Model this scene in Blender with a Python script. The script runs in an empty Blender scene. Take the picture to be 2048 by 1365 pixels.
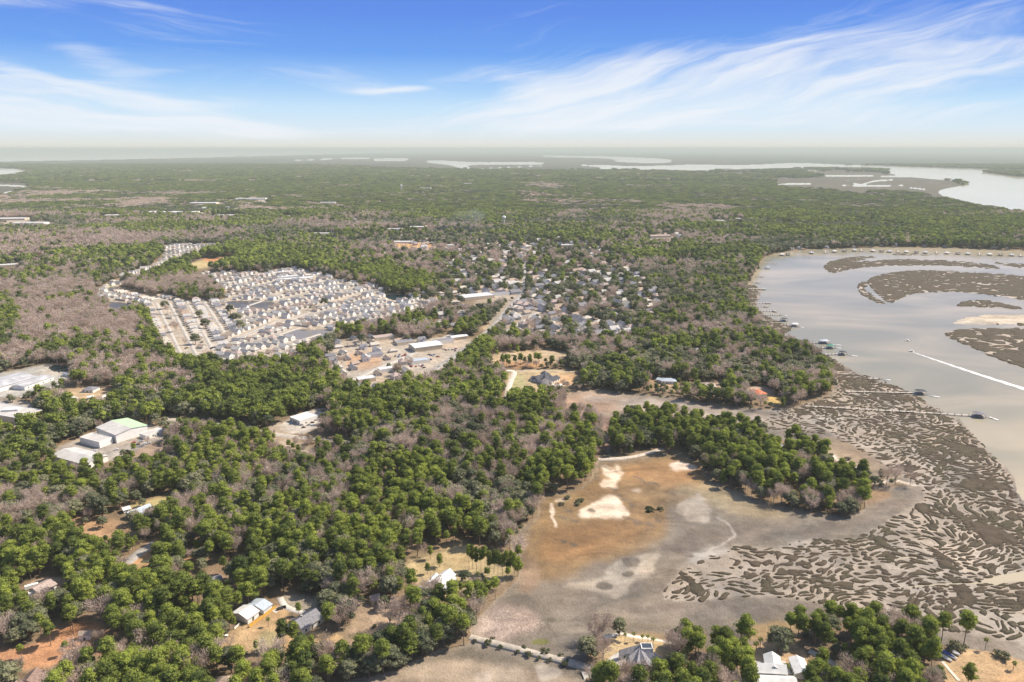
import bpy, math, random
import numpy as np
from math import radians as R
random.seed(7); rng = np.random.default_rng(11)
sc = bpy.context.scene
# ------------------------------------------------------------------ camera
CAMH = 280.0; PITCH = R(14.6); F = 1479.0          # F in pixels of the 2048 px wide photograph
cam = bpy.data.cameras.new("camera"); cam.sensor_width = 36; cam.lens = F/2048*36
cam.clip_start = 1; cam.clip_end = 400000
co = bpy.data.objects.new("camera", cam); sc.collection.objects.link(co); sc.camera = co
co.location = (0, 0, CAMH); co.rotation_euler = (R(90)-PITCH, 0, 0)
SP, CP = math.sin(PITCH), math.cos(PITCH)
# ------------------------------------------------------------------ render settings
sc.view_settings.view_transform = 'Standard'; sc.view_settings.look = 'None'
sc.view_settings.exposure = 0.55; sc.view_settings.gamma = 1
sc.cycles.use_denoising = True
try: sc.cycles.denoiser = 'OPENIMAGEDENOISE'
except Exception: pass
sc.cycles.max_bounces = 5; sc.cycles.diffuse_bounces = 2; sc.cycles.glossy_bounces = 2
sc.cycles.transmission_bounces = 2; sc.cycles.volume_bounces = 0; sc.cycles.transparent_max_bounces = 4
# ------------------------------------------------------------------ sun and sky
SUN_EL, SUN_AZ = R(47), R(20)                       # azimuth measured from +X towards +Y
sd = (math.cos(SUN_EL)*math.cos(SUN_AZ), math.cos(SUN_EL)*math.sin(SUN_AZ), math.sin(SUN_EL))
from mathutils import Vector, Matrix
sl = bpy.data.lights.new("sun", 'SUN'); sl.energy = 4.7; sl.angle = R(0.5); sl.color = (1.0, 0.90, 0.76)
so = bpy.data.objects.new("sun", sl); sc.collection.objects.link(so)
so.rotation_euler = Vector(sd).to_track_quat('Z', 'Y').to_euler(); so.location = (300, 0, 900)
STR = 0.125
world = bpy.data.worlds.new("World"); sc.world = world; world.use_nodes = True
class NT:
    """tiny helper for chains of nodes"""
    def __init__(s, tree): s.t = tree; s.n = tree.nodes; s.l = tree.links
    def add(s, typ, **kw):
        n = s.n.new(typ)
        for k, v in kw.items(): setattr(n, k, v)
        return n
    def link(s, a, b): s.l.new(a, b)
    def setin(s, sock, v):
        if isinstance(v, bpy.types.NodeSocket): s.l.new(v, sock)
        else: sock.default_value = v
    def m(s, op, a, b=None, c=None, clamp=False):
        n = s.n.new('ShaderNodeMath'); n.operation = op; n.use_clamp = clamp
        s.setin(n.inputs[0], a)
        if b is not None: s.setin(n.inputs[1], b)
        if c is not None: s.setin(n.inputs[2], c)
        return n.outputs[0]
    def comb(s, x, y, z=0.0):
        n = s.n.new('ShaderNodeCombineXYZ')
        for i, v in enumerate((x, y, z)): s.setin(n.inputs[i], v)
        return n.outputs[0]
    def noise(s, vec, scale, detail=3, rough=0.5, dist=0.0):
        n = s.n.new('ShaderNodeTexNoise'); n.inputs['Scale'].default_value = scale
        n.inputs['Detail'].default_value = detail; n.inputs['Roughness'].default_value = rough
        n.inputs['Distortion'].default_value = dist
        if vec is not None: s.l.new(vec, n.inputs['Vector'])
        return n.outputs['Fac']
    def ramp(s, fac, stops, interp='LINEAR'):
        n = s.n.new('ShaderNodeValToRGB'); e = n.color_ramp.elements; n.color_ramp.interpolation = interp
        while len(e) > 1: e.remove(e[-1])
        for i, (p, c) in enumerate(stops):
            k = e[0] if i == 0 else e.new(p)
            k.position = p; k.color = (*c, 1) if len(c) == 3 else c
        s.setin(n.inputs[0], fac); return n.outputs[0]
    def mix(s, fac, a, b, blend='MIX'):
        n = s.n.new('ShaderNodeMix'); n.data_type = 'RGBA'; n.blend_type = blend
        s.setin(n.inputs[0], fac)
        for k, v in ((6, a), (7, b)):
            if isinstance(v, tuple): v = (*v, 1) if len(v) == 3 else v
            s.setin(n.inputs[k], v)
        return n.outputs[2]
    def mr(s, v, a, b, c=0.0, d=1.0, smooth=True):
        n = s.n.new('ShaderNodeMapRange'); n.interpolation_type = 'SMOOTHSTEP' if smooth else 'LINEAR'
        s.setin(n.inputs[0], v)
        for i, q in enumerate((a, b, c, d)): s.setin(n.inputs[i+1], q)
        return n.outputs[0]
def srgb(r, g, b):
    return tuple(((c/255)/12.92 if c/255 <= .04045 else ((c/255+.055)/1.055)**2.4) for c in (r, g, b))
def pdir(x, y):
    u = (x-1024)/F; v = (682.5-y)/F
    return u, CP+v*SP, -SP+v*CP
w = NT(world.node_tree); w.n.clear()
outw = w.add('ShaderNodeOutputWorld'); bg = w.add('ShaderNodeBackground'); bg.inputs[1].default_value = STR
w.link(bg.outputs[0], outw.inputs[0])
sky = w.add('ShaderNodeTexSky', sky_type='NISHITA'); sky.sun_disc = False
sky.sun_elevation = SUN_EL; sky.sun_rotation = R(90)-SUN_AZ
sky.air_density = 1.0; sky.dust_density = 1.5; sky.ozone_density = 2.0
tc = w.add('ShaderNodeTexCoord'); sx = w.add('ShaderNodeSeparateXYZ'); w.link(tc.outputs['Generated'], sx.inputs[0])
X, Y, Z = sx.outputs
Yp = w.m('MAXIMUM', w.m('ABSOLUTE', Y), 0.05)
A = w.m('DIVIDE', X, Yp); Eh = w.m('DIVIDE', Z, w.m('SQRT', w.m('ADD', w.m('MULTIPLY', X, X), w.m('MULTIPLY', Y, Y))))
E2 = w.m('DIVIDE', Z, Yp)
# low sky: deep blue above, paling to cream at the horizon
LS = 3.0
def lin(*c):
    g = 2**sc.view_settings.exposure
    return tuple(v/g for v in srgb(*c))
stops = [(0.0, lin(228, 226, 214)), (0.009*LS, lin(228, 232, 230)), (0.024*LS, lin(220, 236, 247)), (0.05*LS, lin(200, 229, 252)),
         (0.08*LS, lin(160, 203, 250)), (0.115*LS, lin(116, 168, 242)), (0.16*LS, lin(103, 149, 235)), (0.22*LS, lin(95, 136, 226)), (0.33*LS, lin(70, 106, 195))]
low = w.ramp(w.m('MULTIPLY', Eh, LS, clamp=True), stops)
# thin cirrus: stretched noise inside a few drifting banks
def rot(a, e, ang):
    c, s_ = math.cos(ang), math.sin(ang)
    return (w.m('ADD', w.m('MULTIPLY', a, c), w.m('MULTIPLY', e, s_)), w.m('SUBTRACT', w.m('MULTIPLY', e, c), w.m('MULTIPLY', a, s_)))
wob = w.m('MULTIPLY', w.m('SUBTRACT', w.noise(w.comb(w.m('MULTIPLY', A, 2.0), w.m('MULTIPLY', E2, 9.0)), 1.6, 3), 0.5), 0.055)
Ew = w.m('ADD', E2, wob)
def fibres(ang, seed, la, lc):
    p, q = rot(A, Ew, ang)
    v = w.comb(w.m('ADD', w.m('MULTIPLY', p, la), seed), w.m('MULTIPLY', q, lc), seed)
    return w.noise(v, 1.0, 7, 0.62, 0.5)
fR, fL = fibres(R(15), 3.1, 4.5, 42), fibres(R(-7), 9.7, 4.0, 46)
def bank(px, py, rx, ry, ang, amp):
    x, y, z = pdir(px, py); a0, e0 = x/y, z/y
    p, q = rot(w.m('SUBTRACT', A, a0), w.m('SUBTRACT', Ew, e0), ang)
    p = w.m('MULTIPLY', p, F/rx); q = w.m('MULTIPLY', q, F/ry)
    d = w.m('ADD', w.m('MULTIPLY', p, p), w.m('MULTIPLY', q, q))
    return w.m('MULTIPLY', w.m('POWER', 2.718, w.m('MULTIPLY', d, -1.0)), amp)
def addall(l):
    r = l[0]
    for k in l[1:]: r = w.m('ADD', r, k)
    return r
bR = addall([bank(1330, 150, 330, 56, R(7), 1.15), bank(1180, 175, 150, 22, R(2), .6), bank(1720, 80, 420, 34, R(13), .95), bank(1500, 195, 430, 34, R(6), 1.1),
             bank(1850, 145, 350, 30, R(8), .9), bank(1950, 95, 220, 26, R(5), .8), bank(1250, 240, 500, 20, R(1), .7), bank(1000, 150, 260, 22, R(4), .45),
             bank(1700, 235, 600, 26, R(2), .7)])
bL = addall([bank(190, 118, 120, 30, R(-22), .95), bank(10, 125, 80, 22, R(-15), .9), bank(20, 190, 110, 36, R(-4), 1.0), bank(270, 198, 200, 15, R(-8), 1.2),
             bank(170, 232, 330, 18, R(-3), 1.4), bank(60, 165, 120, 12, R(-3), .9), bank(330, 55, 130, 30, R(-5), .5), bank(620, 140, 260, 34, R(-10), .45), bank(60, 5, 260, 16, 0, .6),
             bank(790, 180, 80, 6, 0, 1.0), bank(520, 255, 420, 15, 0, .8), bank(330, 148, 90, 10, 0, .7), bank(470, 196, 90, 10, 0, .7)])
cR = w.mr(w.m('ADD', w.m('MULTIPLY', fR, 1.9), w.m('MULTIPLY', w.m('SUBTRACT', w.m('MINIMUM', bR, 1.15), 1.0), 0.72)), 0.40, 1.50)
cL = w.mr(w.m('ADD', w.m('MULTIPLY', fL, 1.9), w.m('MULTIPLY', w.m('SUBTRACT', w.m('MINIMUM', bL, 1.15), 1.0), 0.72)), 0.40, 1.50)
cl = w.m('MULTIPLY', w.m('MAXIMUM', cR, cL), 0.86, clamp=True)
low = w.mix(cl, low, lin(243, 246, 252))
inv = w.n.new('ShaderNodeVectorMath'); inv.operation = 'SCALE'; w.link(low, inv.inputs[0]); inv.inputs['Scale'].default_value = 1/STR
col = w.mix(w.mr(Eh, 0.30, 0.75), inv.outputs[0], sky.outputs[0])
w.link(col, bg.inputs[0])
# ------------------------------------------------------------------ helpers
def g3(px, py, z=1.0):
    """where the sight line of photograph pixel (px, py) meets height z"""
    dx, dy, dz = pdir(px, py); t = (z-CAMH)/dz
    return dx*t, dy*t
def G(px, py, z=1.0):
    x, y = g3(px, py, z); return Vector((x, y, z))
def to_px(x, y, z=1.0):
    dz = z-CAMH
    dep = y*CP-dz*SP; up = y*SP+dz*CP
    dep = np.maximum(dep, 1e-3)
    return 1024+F*x/dep, 682.5-F*up/dep
def hsh(ix, iy, seed):
    h = (ix.astype(np.int64)*374761393+iy.astype(np.int64)*668265263+seed*1442695041) & 0xffffffff
    h = ((h ^ (h >> 13))*1274126177) & 0xffffffff
    h = ((h ^ (h >> 16))*2246822519) & 0xffffffff
    return ((h ^ (h >> 15)) & 0xffffff)/float(0x1000000)
def pnoise(x, y, seed=0):
    ix, iy = np.floor(x), np.floor(y); fx, fy = x-ix, y-iy
    u, v = fx*fx*fx*(fx*(fx*6-15)+10), fy*fy*fy*(fy*(fy*6-15)+10)
    def gr(a, b):
        t = hsh(ix+a, iy+b, seed)*2*np.pi
        return np.cos(t)*(fx-a)+np.sin(t)*(fy-b)
    n0 = gr(0, 0)*(1-u)+gr(1, 0)*u; n1 = gr(0, 1)*(1-u)+gr(1, 1)*u
    return (n0*(1-v)+n1*v)*1.5
def fbm(x, y, o=4, seed=0, g=.5):
    s = 0; a = 1; t = 0
    for i in range(o):
        s = s+a*pnoise(x*2**i+17.3*i, y*2**i-9.1*i, seed+i); t += a; a *= g
    return s/t
def worley(x, y, seed=0):
    ix, iy = np.floor(x), np.floor(y); f1 = np.full(x.shape, 9.0); f2 = f1.copy(); cid = np.zeros(x.shape)
    for a in (-1, 0, 1):
        for b in (-1, 0, 1):
            cx, cy = ix+a, iy+b
            dx = cx+.12+.76*hsh(cx, cy, seed)-x; dy = cy+.12+.76*hsh(cx, cy, seed+5)-y
            d = np.sqrt(dx*dx+dy*dy); n = d < f1
            f2 = np.where(n, f1, np.minimum(f2, d)); cid = np.where(n, hsh(cx, cy, seed+9), cid); f1 = np.where(n, d, f1)
    return f1, f2, cid
# ---- maps drawn over the photograph's ground and carried to the ground plane
MX0, MX1, MY0, MY1 = -520, 2600, 292, 1560
MW, MH = MX1-MX0, MY1-MY0
def chaikin(p, n=2):
    p = np.array(p, float)
    for _ in range(n):
        q = np.roll(p, -1, 0); p = np.stack([.75*p+.25*q, .25*p+.75*q], 1).reshape(-1, 2)
    return p
def fill(poly, smooth=2):
    p = chaikin(poly, smooth) if smooth else np.array(poly, float)
    p = p-[MX0, MY0]; m = np.zeros((MH, MW), bool)
    x0, x1 = int(max(0, p[:, 0].min())), int(min(MW-1, p[:, 0].max()))+1
    y0, y1 = int(max(0, p[:, 1].min())), int(min(MH-1, p[:, 1].max()))+1
    if x1 <= x0 or y1 <= y0: return m
    xs = np.arange(x0, x1)+.5
    for yy in range(y0, y1):
        yc = yy+.5; a = p; b = np.roll(p, -1, 0)
        c = ((a[:, 1] <= yc) & (b[:, 1] > yc)) | ((b[:, 1] <= yc) & (a[:, 1] > yc))
        if not c.any(): continue
        xi = np.sort(a[c, 0]+(yc-a[c, 1])/(b[c, 1]-a[c, 1])*(b[c, 0]-a[c, 0]))
        m[yy, x0:x1] = (np.searchsorted(xi, xs) % 2) == 1
    return m
def blur(m, r):
    r = int(r); out = m.astype(np.float32)
    if r < 1: return out
    ys = np.flatnonzero(m.any(1)); xs = np.flatnonzero(m.any(0))
    if not len(ys): return out
    k = 3*r+2
    y0, y1, x0, x1 = max(ys[0]-k, 0), min(ys[-1]+k+1, m.shape[0]), max(xs[0]-k, 0), min(xs[-1]+k+1, m.shape[1])
    q = out[y0:y1, x0:x1]
    for ax in (0, 1):
        for _ in range(2):
            pad = [(0, 0), (0, 0)]; pad[ax] = (r+1, r)
            c = np.cumsum(np.pad(q, pad, mode='edge'), axis=ax, dtype=np.float64); n_ = q.shape[ax]
            q = ((np.take(c, np.arange(2*r+1, 2*r+1+n_), ax)-np.take(c, np.arange(0, n_), ax))/(2*r+1)).astype(np.float32)
    out[y0:y1, x0:x1] = q
    return out
def bb(m):
    ys = np.flatnonzero(m.any(1)); xs = np.flatnonzero(m.any(0))
    return (slice(ys[0], ys[-1]+1), slice(xs[0], xs[-1]+1)) if len(ys) else (slice(0, 1), slice(0, 1))
def stroke(pts, wid):
    """a band along a pixel polyline; wid is a number or one per point"""
    p = np.array(pts, float); k = len(p)
    wd = np.full(k, wid, float) if np.isscalar(wid) else np.array(wid, float)
    m = np.zeros((MH, MW), bool)
    for i in range(k-1):
        a, b = p[i], p[i+1]; r = max(wd[i], wd[i+1])+2
        x0, x1 = int(min(a[0], b[0])-r-MX0), int(max(a[0], b[0])+r-MX0)+1
        y0, y1 = int(min(a[1], b[1])-r-MY0), int(max(a[1], b[1])+r-MY0)+1
        x0, y0 = max(x0, 0), max(y0, 0); x1, y1 = min(x1, MW), min(y1, MH)
        if x1 <= x0 or y1 <= y0: continue
        X_, Y_ = np.meshgrid(np.arange(x0, x1)+MX0+.5, np.arange(y0, y1)+MY0+.5)
        d = b-a; t = np.clip(((X_-a[0])*d[0]+(Y_-a[1])*d[1])/(d@d+1e-9), 0, 1)
        dist = np.hypot(X_-a[0]-t*d[0], (Y_-a[1]-t*d[1])*1.0)
        m[y0:y1, x0:x1] |= dist < (wd[i]*(1-t)+wd[i+1]*t)/2
    return m
def samp(m, px, py):
    x = np.clip(px-MX0-.5, 0, MW-1.001); y = np.clip(py-MY0-.5, 0, MH-1.001)
    ix, iy = x.astype(int), y.astype(int); fx, fy = x-ix, y-iy
    if m.ndim == 3: fx, fy = fx[..., None], fy[..., None]
    return (m[iy, ix]*(1-fx)+m[iy, ix+1]*fx)*(1-fy)+(m[iy+1, ix]*(1-fx)+m[iy+1, ix+1]*fx)*fy
def ell(cx, cy, rx, ry, n=14, ang=0):
    c, s_ = math.cos(ang), math.sin(ang)
    return [(cx+rx*math.cos(t)*c-ry*math.sin(t)*s_, cy+rx*math.cos(t)*s_+ry*math.sin(t)*c) for t in [2*math.pi*i/n for i in range(n)]]
# ---- objects
C = sc.collection
def tag(o, label=None, cat=None, group=None, kind=None):
    if label: o['label'] = label
    if cat: o['category'] = cat
    if group: o['group'] = group
    if kind: o['kind'] = kind
    return o
def empty(name, loc, rz=0):
    o = bpy.data.objects.new(name, None); C.objects.link(o); o.location = loc; o.rotation_euler = (0, 0, rz)
    o.empty_display_size = 1; return o
def npmesh(name, verts, faces, mat=None, smooth=False):
    """faces: (n,4) or (n,3) array"""
    me = bpy.data.meshes.new(name); verts = np.asarray(verts, np.float32); faces = np.asarray(faces, np.int32)
    k = faces.shape[1]; me.vertices.add(len(verts)); me.vertices.foreach_set('co', verts.ravel())
    me.loops.add(faces.size); me.loops.foreach_set('vertex_index', faces.ravel())
    me.polygons.add(len(faces)); me.polygons.foreach_set('loop_start', np.arange(len(faces), dtype=np.int32)*k)
    if smooth: me.polygons.foreach_set('use_smooth', np.ones(len(faces), bool))
    me.update(calc_edges=True)
    if mat: me.materials.append(mat)
    return me
def fattr(me, name, vals, typ='FLOAT', dom='POINT'):
    a = me.attributes.new(name, typ, dom)
    a.data.foreach_set({'FLOAT': 'value', 'INT': 'value', 'FLOAT_COLOR': 'color', 'FLOAT_VECTOR': 'vector'}[typ], np.asarray(vals).ravel())
def link(name, me, parent=None):
    o = bpy.data.objects.new(name, me); C.objects.link(o)
    if parent: o.parent = parent
    return o
class MB:
    """collects boxes, prisms and tubes into one mesh"""
    def __init__(s): s.v = []; s.f = []
    def quad(s, *p):
        k = len(s.v); s.v += [tuple(q) for q in p]; s.f.append(tuple(range(k, k+len(p)))); return s
    def box(s, c, d, rz=0, taper=1.0):
        cx, cy, cz = c; hx, hy, hz = d[0]/2, d[1]/2, d[2]/2; k = len(s.v); co_, si = math.cos(rz), math.sin(rz)
        for z, tp in ((-hz, 1), (hz, taper)):
            for x, y in ((-hx, -hy), (hx, -hy), (hx, hy), (-hx, hy)):
                x, y = x*tp, y*tp; s.v.append((cx+x*co_-y*si, cy+x*si+y*co_, cz+z))
        for f in ((3, 2, 1, 0), (4, 5, 6, 7), (0, 1, 5, 4), (1, 2, 6, 5), (2, 3, 7, 6), (3, 0, 4, 7)): s.f.append(tuple(k+i for i in f))
        return s
    def tube(s, a, b, r0, r1, n=6, cap=True):
        a, b = Vector(a), Vector(b); d = (b-a).normalized(); u = d.orthogonal().normalized(); v = d.cross(u); k = len(s.v)
        for p, r in ((a, r0), (b, r1)):
            for i in range(n):
                t = 2*math.pi*i/n; s.v.append(tuple(p+u*(r*math.cos(t))+v*(r*math.sin(t))))
        for i in range(n): j = (i+1) % n; s.f.append((k+i, k+j, k+n+j, k+n+i))
        if cap: s.f.append(tuple(k+n+i for i in range(n))); s.f.append(tuple(k+n-1-i for i in range(n)))
        return s
    def mesh(s, name, mat):
        me = bpy.data.meshes.new(name); me.from_pydata([tuple(v) for v in s.v], [], s.f); me.update()
        if mat: me.materials.append(mat)
        return me
    def build(s, name, mat, parent=None):
        return link(name, s.mesh(name, mat), parent)
def mat(name, colr, rough=.85, spec=.25, bump=0, bscale=1.0, var=0.0, vscale=.3, metal=0.0):
    m = bpy.data.materials.new(name); m.use_nodes = True; n = NT(m.node_tree); b = n.n['Principled BSDF']
    b.inputs['Roughness'].default_value = rough; b.inputs['Specular IOR Level'].default_value = spec; b.inputs['Metallic'].default_value = metal
    tcn = n.add('ShaderNodeTexCoord')
    c = (*colr, 1)
    if var:
        f = n.noise(tcn.outputs['Object'], vscale, 4, .6)
        cc = n.mix(n.mr(f, .3, .7), tuple(v*(1-var) for v in colr), tuple(min(1, v*(1+var)) for v in colr))
        n.link(cc, b.inputs['Base Color'])
    else: b.inputs['Base Color'].default_value = c
    if bump:
        bn = n.add('ShaderNodeBump'); bn.inputs['Strength'].default_value = bump; bn.inputs['Distance'].default_value = .3
        n.link(n.noise(tcn.outputs['Object'], bscale, 4, .6), bn.inputs['Height']); n.link(bn.outputs[0], b.inputs['Normal'])
    return m
# ------------------------------------------------------------------ ground maps
WAT = np.zeros((MH, MW), np.float32); LOW = WAT.copy(); ISL = WAT.copy(); CLEAR = WAT.copy()
ALB = np.zeros((MH, MW, 3), np.float32); TR = np.zeros((MH, MW, 4), np.float32)   # pine, oak, bare, shrub
def pa(m, col_, a=1.0):
    k = bb(m); m = (m[k]*a)[..., None]; ALB[k] = ALB[k]*(1-m)+np.array(col_, np.float32)*m
def pt(m, vals, a=1.0):
    k = bb(m); m = (m[k]*a)[..., None]; TR[k] = TR[k]*(1-m)+np.array(vals, np.float32)*m
FLOOR = (.205, .145, .088); STRAW = (.30, .165, .085); TAN = (.42, .31, .19); GREENL = (.27, .28, .115); ORANGE = (.46, .24, .11)
MUD = (.325, .27, .21); MGREY = (.205, .168, .125); MTAN = (.235, .148, .07); SAND = (.66, .53, .40); TOWNG = (.40, .335, .26); PALE = (.50, .45, .38)
ALB[:] = FLOOR; TR[:] = (.32, .30, .30, .0)
HL = np.zeros((MH, MW), np.float32)                 # where only low trees stand, so that the clearing behind stays in sight
def short(k, f=.7):
    ys = np.flatnonzero(k.any(1))
    if not len(ys): return
    yb = ys[-1]+MY0; h = int(max(2, 17*f*F/math.hypot(g3(1024, min(yb, 1400))[1], CAMH)*math.cos(math.atan2(CAMH, g3(1024, yb)[1]))))
    acc = k.copy()
    for s_ in range(1, h+1, 2): acc[s_:] |= k[:-s_]
    HL[:] = np.maximum(HL, blur(acc, 2))
# ---- far country
FARDARK = (.060, .080, .045)
pa(blur(fill([(-520, 292), (2600, 292), (2600, 470), (1600, 480), (1000, 440), (400, 430), (-520, 440)]), 12), FARDARK)
pt(blur(fill([(-520, 292), (2600, 292), (2600, 420), (1600, 420), (1000, 400), (400, 380), (-520, 380)]), 8), (.75, .15, .05, 0))
def forest(poly, vals, f=5, a=1.0, al=None, ala=1.0):
    m = blur(fill(poly), f); pt(m, vals, a)
    if al: pa(m, al, ala)
PINE = (.88, .06, .03, 0); BARE = (.07, .12, .78, 0); OAK = (.14, .66, .16, 0); MIXB = (.2, .3, .42, 0)
forest([(-520, 345), (60, 350), (400, 336), (700, 338), (1000, 345), (1100, 352), (780, 385), (700, 402), (560, 425), (470, 395), (300, 385), (100, 368), (-520, 380)], PINE)
forest([(-520, 385), (0, 380), (200, 385), (350, 388), (440, 400), (330, 425), (240, 440), (0, 440), (-520, 450)], (.2, .22, .55, 0), 4, 1, (.16, .115, .085))
forest([(190, 398), (345, 391), (352, 410), (210, 416)], BARE, 2)
forest([(0, 465), (90, 460), (130, 480), (60, 492), (0, 490)], BARE, 2)
forest([(420, 470), (560, 476), (600, 500), (470, 488)], (.15, .1, .7, 0), 3)
forest([(340, 438), (600, 440), (640, 500), (500, 505), (400, 480)], (.2, .2, .5, 0), 6)
forest([(600, 520), (760, 500), (900, 520), (880, 560), (760, 545)], (.2, .35, .4, 0), 6)
forest([(560, 412), (640, 405), (760, 395), (1000, 398), (1120, 412), (1150, 430), (1060, 448), (880, 440), (700, 425)], PINE, 3)
forest([(1500, 395), (2048, 432), (2600, 470), (2600, 505), (2048, 500), (1850, 492), (1640, 495), (1540, 470), (1440, 430)], (.72, .24, .03, 0), 5)
forest([(1640, 470), (1850, 478), (2048, 488), (2600, 500), (2600, 520), (1700, 505), (1600, 500)], (.3, .6, .1, 0), 4)
forest([(-520, 460), (0, 452), (90, 460), (210, 470), (330, 480), (330, 500), (200, 515), (0, 520), (-520, 530)], (.2, .22, .5, 0), 4)
forest([(180, 480), (310, 478), (320, 492), (240, 505), (190, 500)], BARE, 2)
forest([(430, 505), (520, 498), (600, 520), (700, 545), (780, 545), (860, 560), (862, 588), (770, 590), (760, 570), (640, 548), (560, 535), (480, 525)], PINE, 2)
forest([(860, 480), (1060, 460), (1300, 480), (1480, 540), (1500, 620), (1640, 740), (1600, 800), (1400, 760), (1200, 760), (1150, 700), (960, 690), (900, 620), (860, 560)], (.17, .66, .15, 0), 8)
forest([(-520, 590), (0, 578), (110, 562), (195, 575), (195, 605), (240, 640), (292, 640), (300, 670), (255, 720), (170, 718), (110, 700), (60, 722), (-30, 740), (-520, 760)], (.03, .06, .86, 0), 3, 1, (.27, .20, .15))
forest([(-520, 600), (-20, 600), (20, 610), (45, 640), (30, 690), (10, 720), (-520, 740)], (.6, .3, .1, 0), 4)
forest([(225, 555), (300, 548), (420, 570), (462, 585), (440, 598), (380, 600), (300, 590), (240, 580)], (.25, .2, .55, 0), 2)
forest([(290, 620), (310, 625), (320, 680), (345, 740), (430, 740), (700, 775), (720, 830), (600, 860), (480, 850), (400, 830), (340, 770), (300, 720), (270, 690)], (.86, .09, .05, 0), 4)
forest([(240, 720), (330, 730), (390, 770), (400, 800), (330, 820), (250, 790)], (.1, .15, .75, 0), 5)
forest([(-520, 760), (0, 740), (200, 780), (300, 830), (340, 900), (200, 960), (0, 940), (-520, 960)], (.5, .34, .16, 0), 8)
forest([(0, 930), (400, 880), (800, 800), (1000, 820), (1180, 860), (1200, 960), (1090, 1000), (1050, 1100), (900, 1130), (700, 1060), (400, 1000), (0, 1060)], (.60, .21, .17, .02), 14)
forest([(860, 820), (1010, 850), (1140, 840), (1140, 880), (1000, 930), (900, 900)], (.25, .3, .4, 0), 10)
forest([(900, 960), (1050, 970), (1080, 1030), (1000, 1080), (900, 1040)], (.15, .25, .5, .1), 8)
forest([(0, 1060), (400, 1000), (700, 1050), (900, 1130), (760, 1180), (600, 1230), (300, 1190), (0, 1200)], (.72, .18, .10, 0), 14)
forest([(-520, 1180), (0, 1180), (300, 1190), (640, 1260), (900, 1270), (880, 1330), (700, 1365), (400, 1560), (-520, 1560)], (.54, .2, .22, .05), 10)
forest([(1140, 1250), (2100, 1250), (2200, 1560), (1100, 1560)], (.72, .16, .07, .05), 5)
forest([(1210, 850), (1300, 820), (1640, 900), (1760, 970), (1740, 1035), (1400, 970), (1220, 920)], (.72, .18, .06, .04), 4)
forest([(1180, 740), (1500, 760), (1600, 800), (1560, 820), (1300, 800), (1180, 780)], (.2, .6, .15, .05), 4)
# ---- town ground
def town(poly, f=3, a=1.0, t=(.01, .10, .07, .06), c=TOWNG):
    k = fill(poly); m = blur(k, f); pa(m, c, a)
    if max(p[1] for p in poly) < 525:
        k2 = k.copy()
        for s_ in range(1, 9 if max(p[1] for p in poly) < 470 else 5): k2[s_:] |= k[:-s_]
        m = blur(k2, 1); pa(m, c, a*.8)
    pt(m, t, a)
T1 = [(186, 590), (200, 575), (232, 560), (300, 535), (330, 512), (325, 495), (350, 488), (455, 490), (450, 497), (400, 510), (350, 530), (270, 556), (240, 565), (236, 580), (340, 597), (430, 605), (460, 590), (440, 575),
      (420, 560), (380, 552), (430, 545), (520, 548), (570, 535), (640, 548), (700, 565), (765, 575), (770, 592), (850, 590), (885, 605), (860, 625), (800, 630), (770, 655), (720, 662), (690, 655), (660, 690), (610, 700), (590, 725),
      (540, 735), (430, 738), (340, 722), (318, 670), (300, 632), (262, 610), (215, 605)]
town(T1, 1, 1.0, (.0, .06, .045, .04))
town([(660, 692), (720, 668), (800, 680), (880, 672), (960, 680), (930, 715), (880, 745), (820, 770), (760, 790), (700, 780), (640, 750), (650, 715)], 3, .9, (.03, .12, .12, .05))
town([(-520, 432), (0, 434), (80, 440), (180, 436), (250, 428), (400, 424), (440, 430), (300, 440), (200, 446), (90, 456), (-520, 460)], 1, .8)
town([(600, 455), (760, 465), (880, 468), (960, 480), (880, 520), (760, 485), (640, 478)], 4, .55, (.1, .15, .15, 0))
town([(430, 398), (540, 396), (560, 410), (540, 425), (440, 430), (380, 415)], 3, .6, (.2, .2, .15, 0))
town([(600, 405), (700, 398), (800, 385), (960, 372), (960, 380), (800, 396), (700, 420), (620, 425)], 3, .6, (.3, .1, .15, 0))
town([(1180, 410), (1220, 412), (1240, 420), (1190, 418)], 1, .8)
town([(1390, 445), (1490, 440), (1500, 458), (1440, 468), (1390, 460)], 2, .5, (.2, .2, .1, 0))
town([(1240, 465), (1380, 470), (1400, 482), (1300, 485)], 2, .6, (.1, .2, .1, 0))
town([(820, 370), (880, 372), (960, 382), (950, 388), (860, 384)], 2, .6, (.3, .1, .1, 0), (.3, .22, .16))
town([(1040, 385), (1110, 386), (1110, 396), (1050, 394)], 1, .8, (.05, .05, .05, 0), (.30, .21, .15))
rq = np.random.default_rng(8)
for (x0_, x1_, y0_, y1_, n_) in ((0, 1250, 385, 470, 26), (1150, 1500, 390, 490, 12), (620, 1150, 440, 560, 22), (1000, 1450, 500, 680, 22), (0, 450, 480, 560, 8), (760, 1000, 560, 660, 8)):
    for i_ in range(n_):
        x_, y_ = rq.uniform(x0_, x1_), rq.uniform(y0_, y1_); h_ = rq.uniform(2.0, 4.5) if y_ < 480 else rq.uniform(3, 6); w_ = h_*rq.uniform(3, 8)
        if any(abs(x_-q_[0]) < 60 and abs(y_-q_[1]) < 30 for q_ in ((320, 560), (280, 640))): continue
        k = fill(ell(x_, y_, w_, h_, 9, rq.uniform(-.08, .12)), 1); pa(blur(k, 1), (TOWNG, (.34, .25, .18), TAN, PALE)[i_ % 4], .9); pt(blur(k, 1), (.02, .04, .04, .03))
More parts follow.
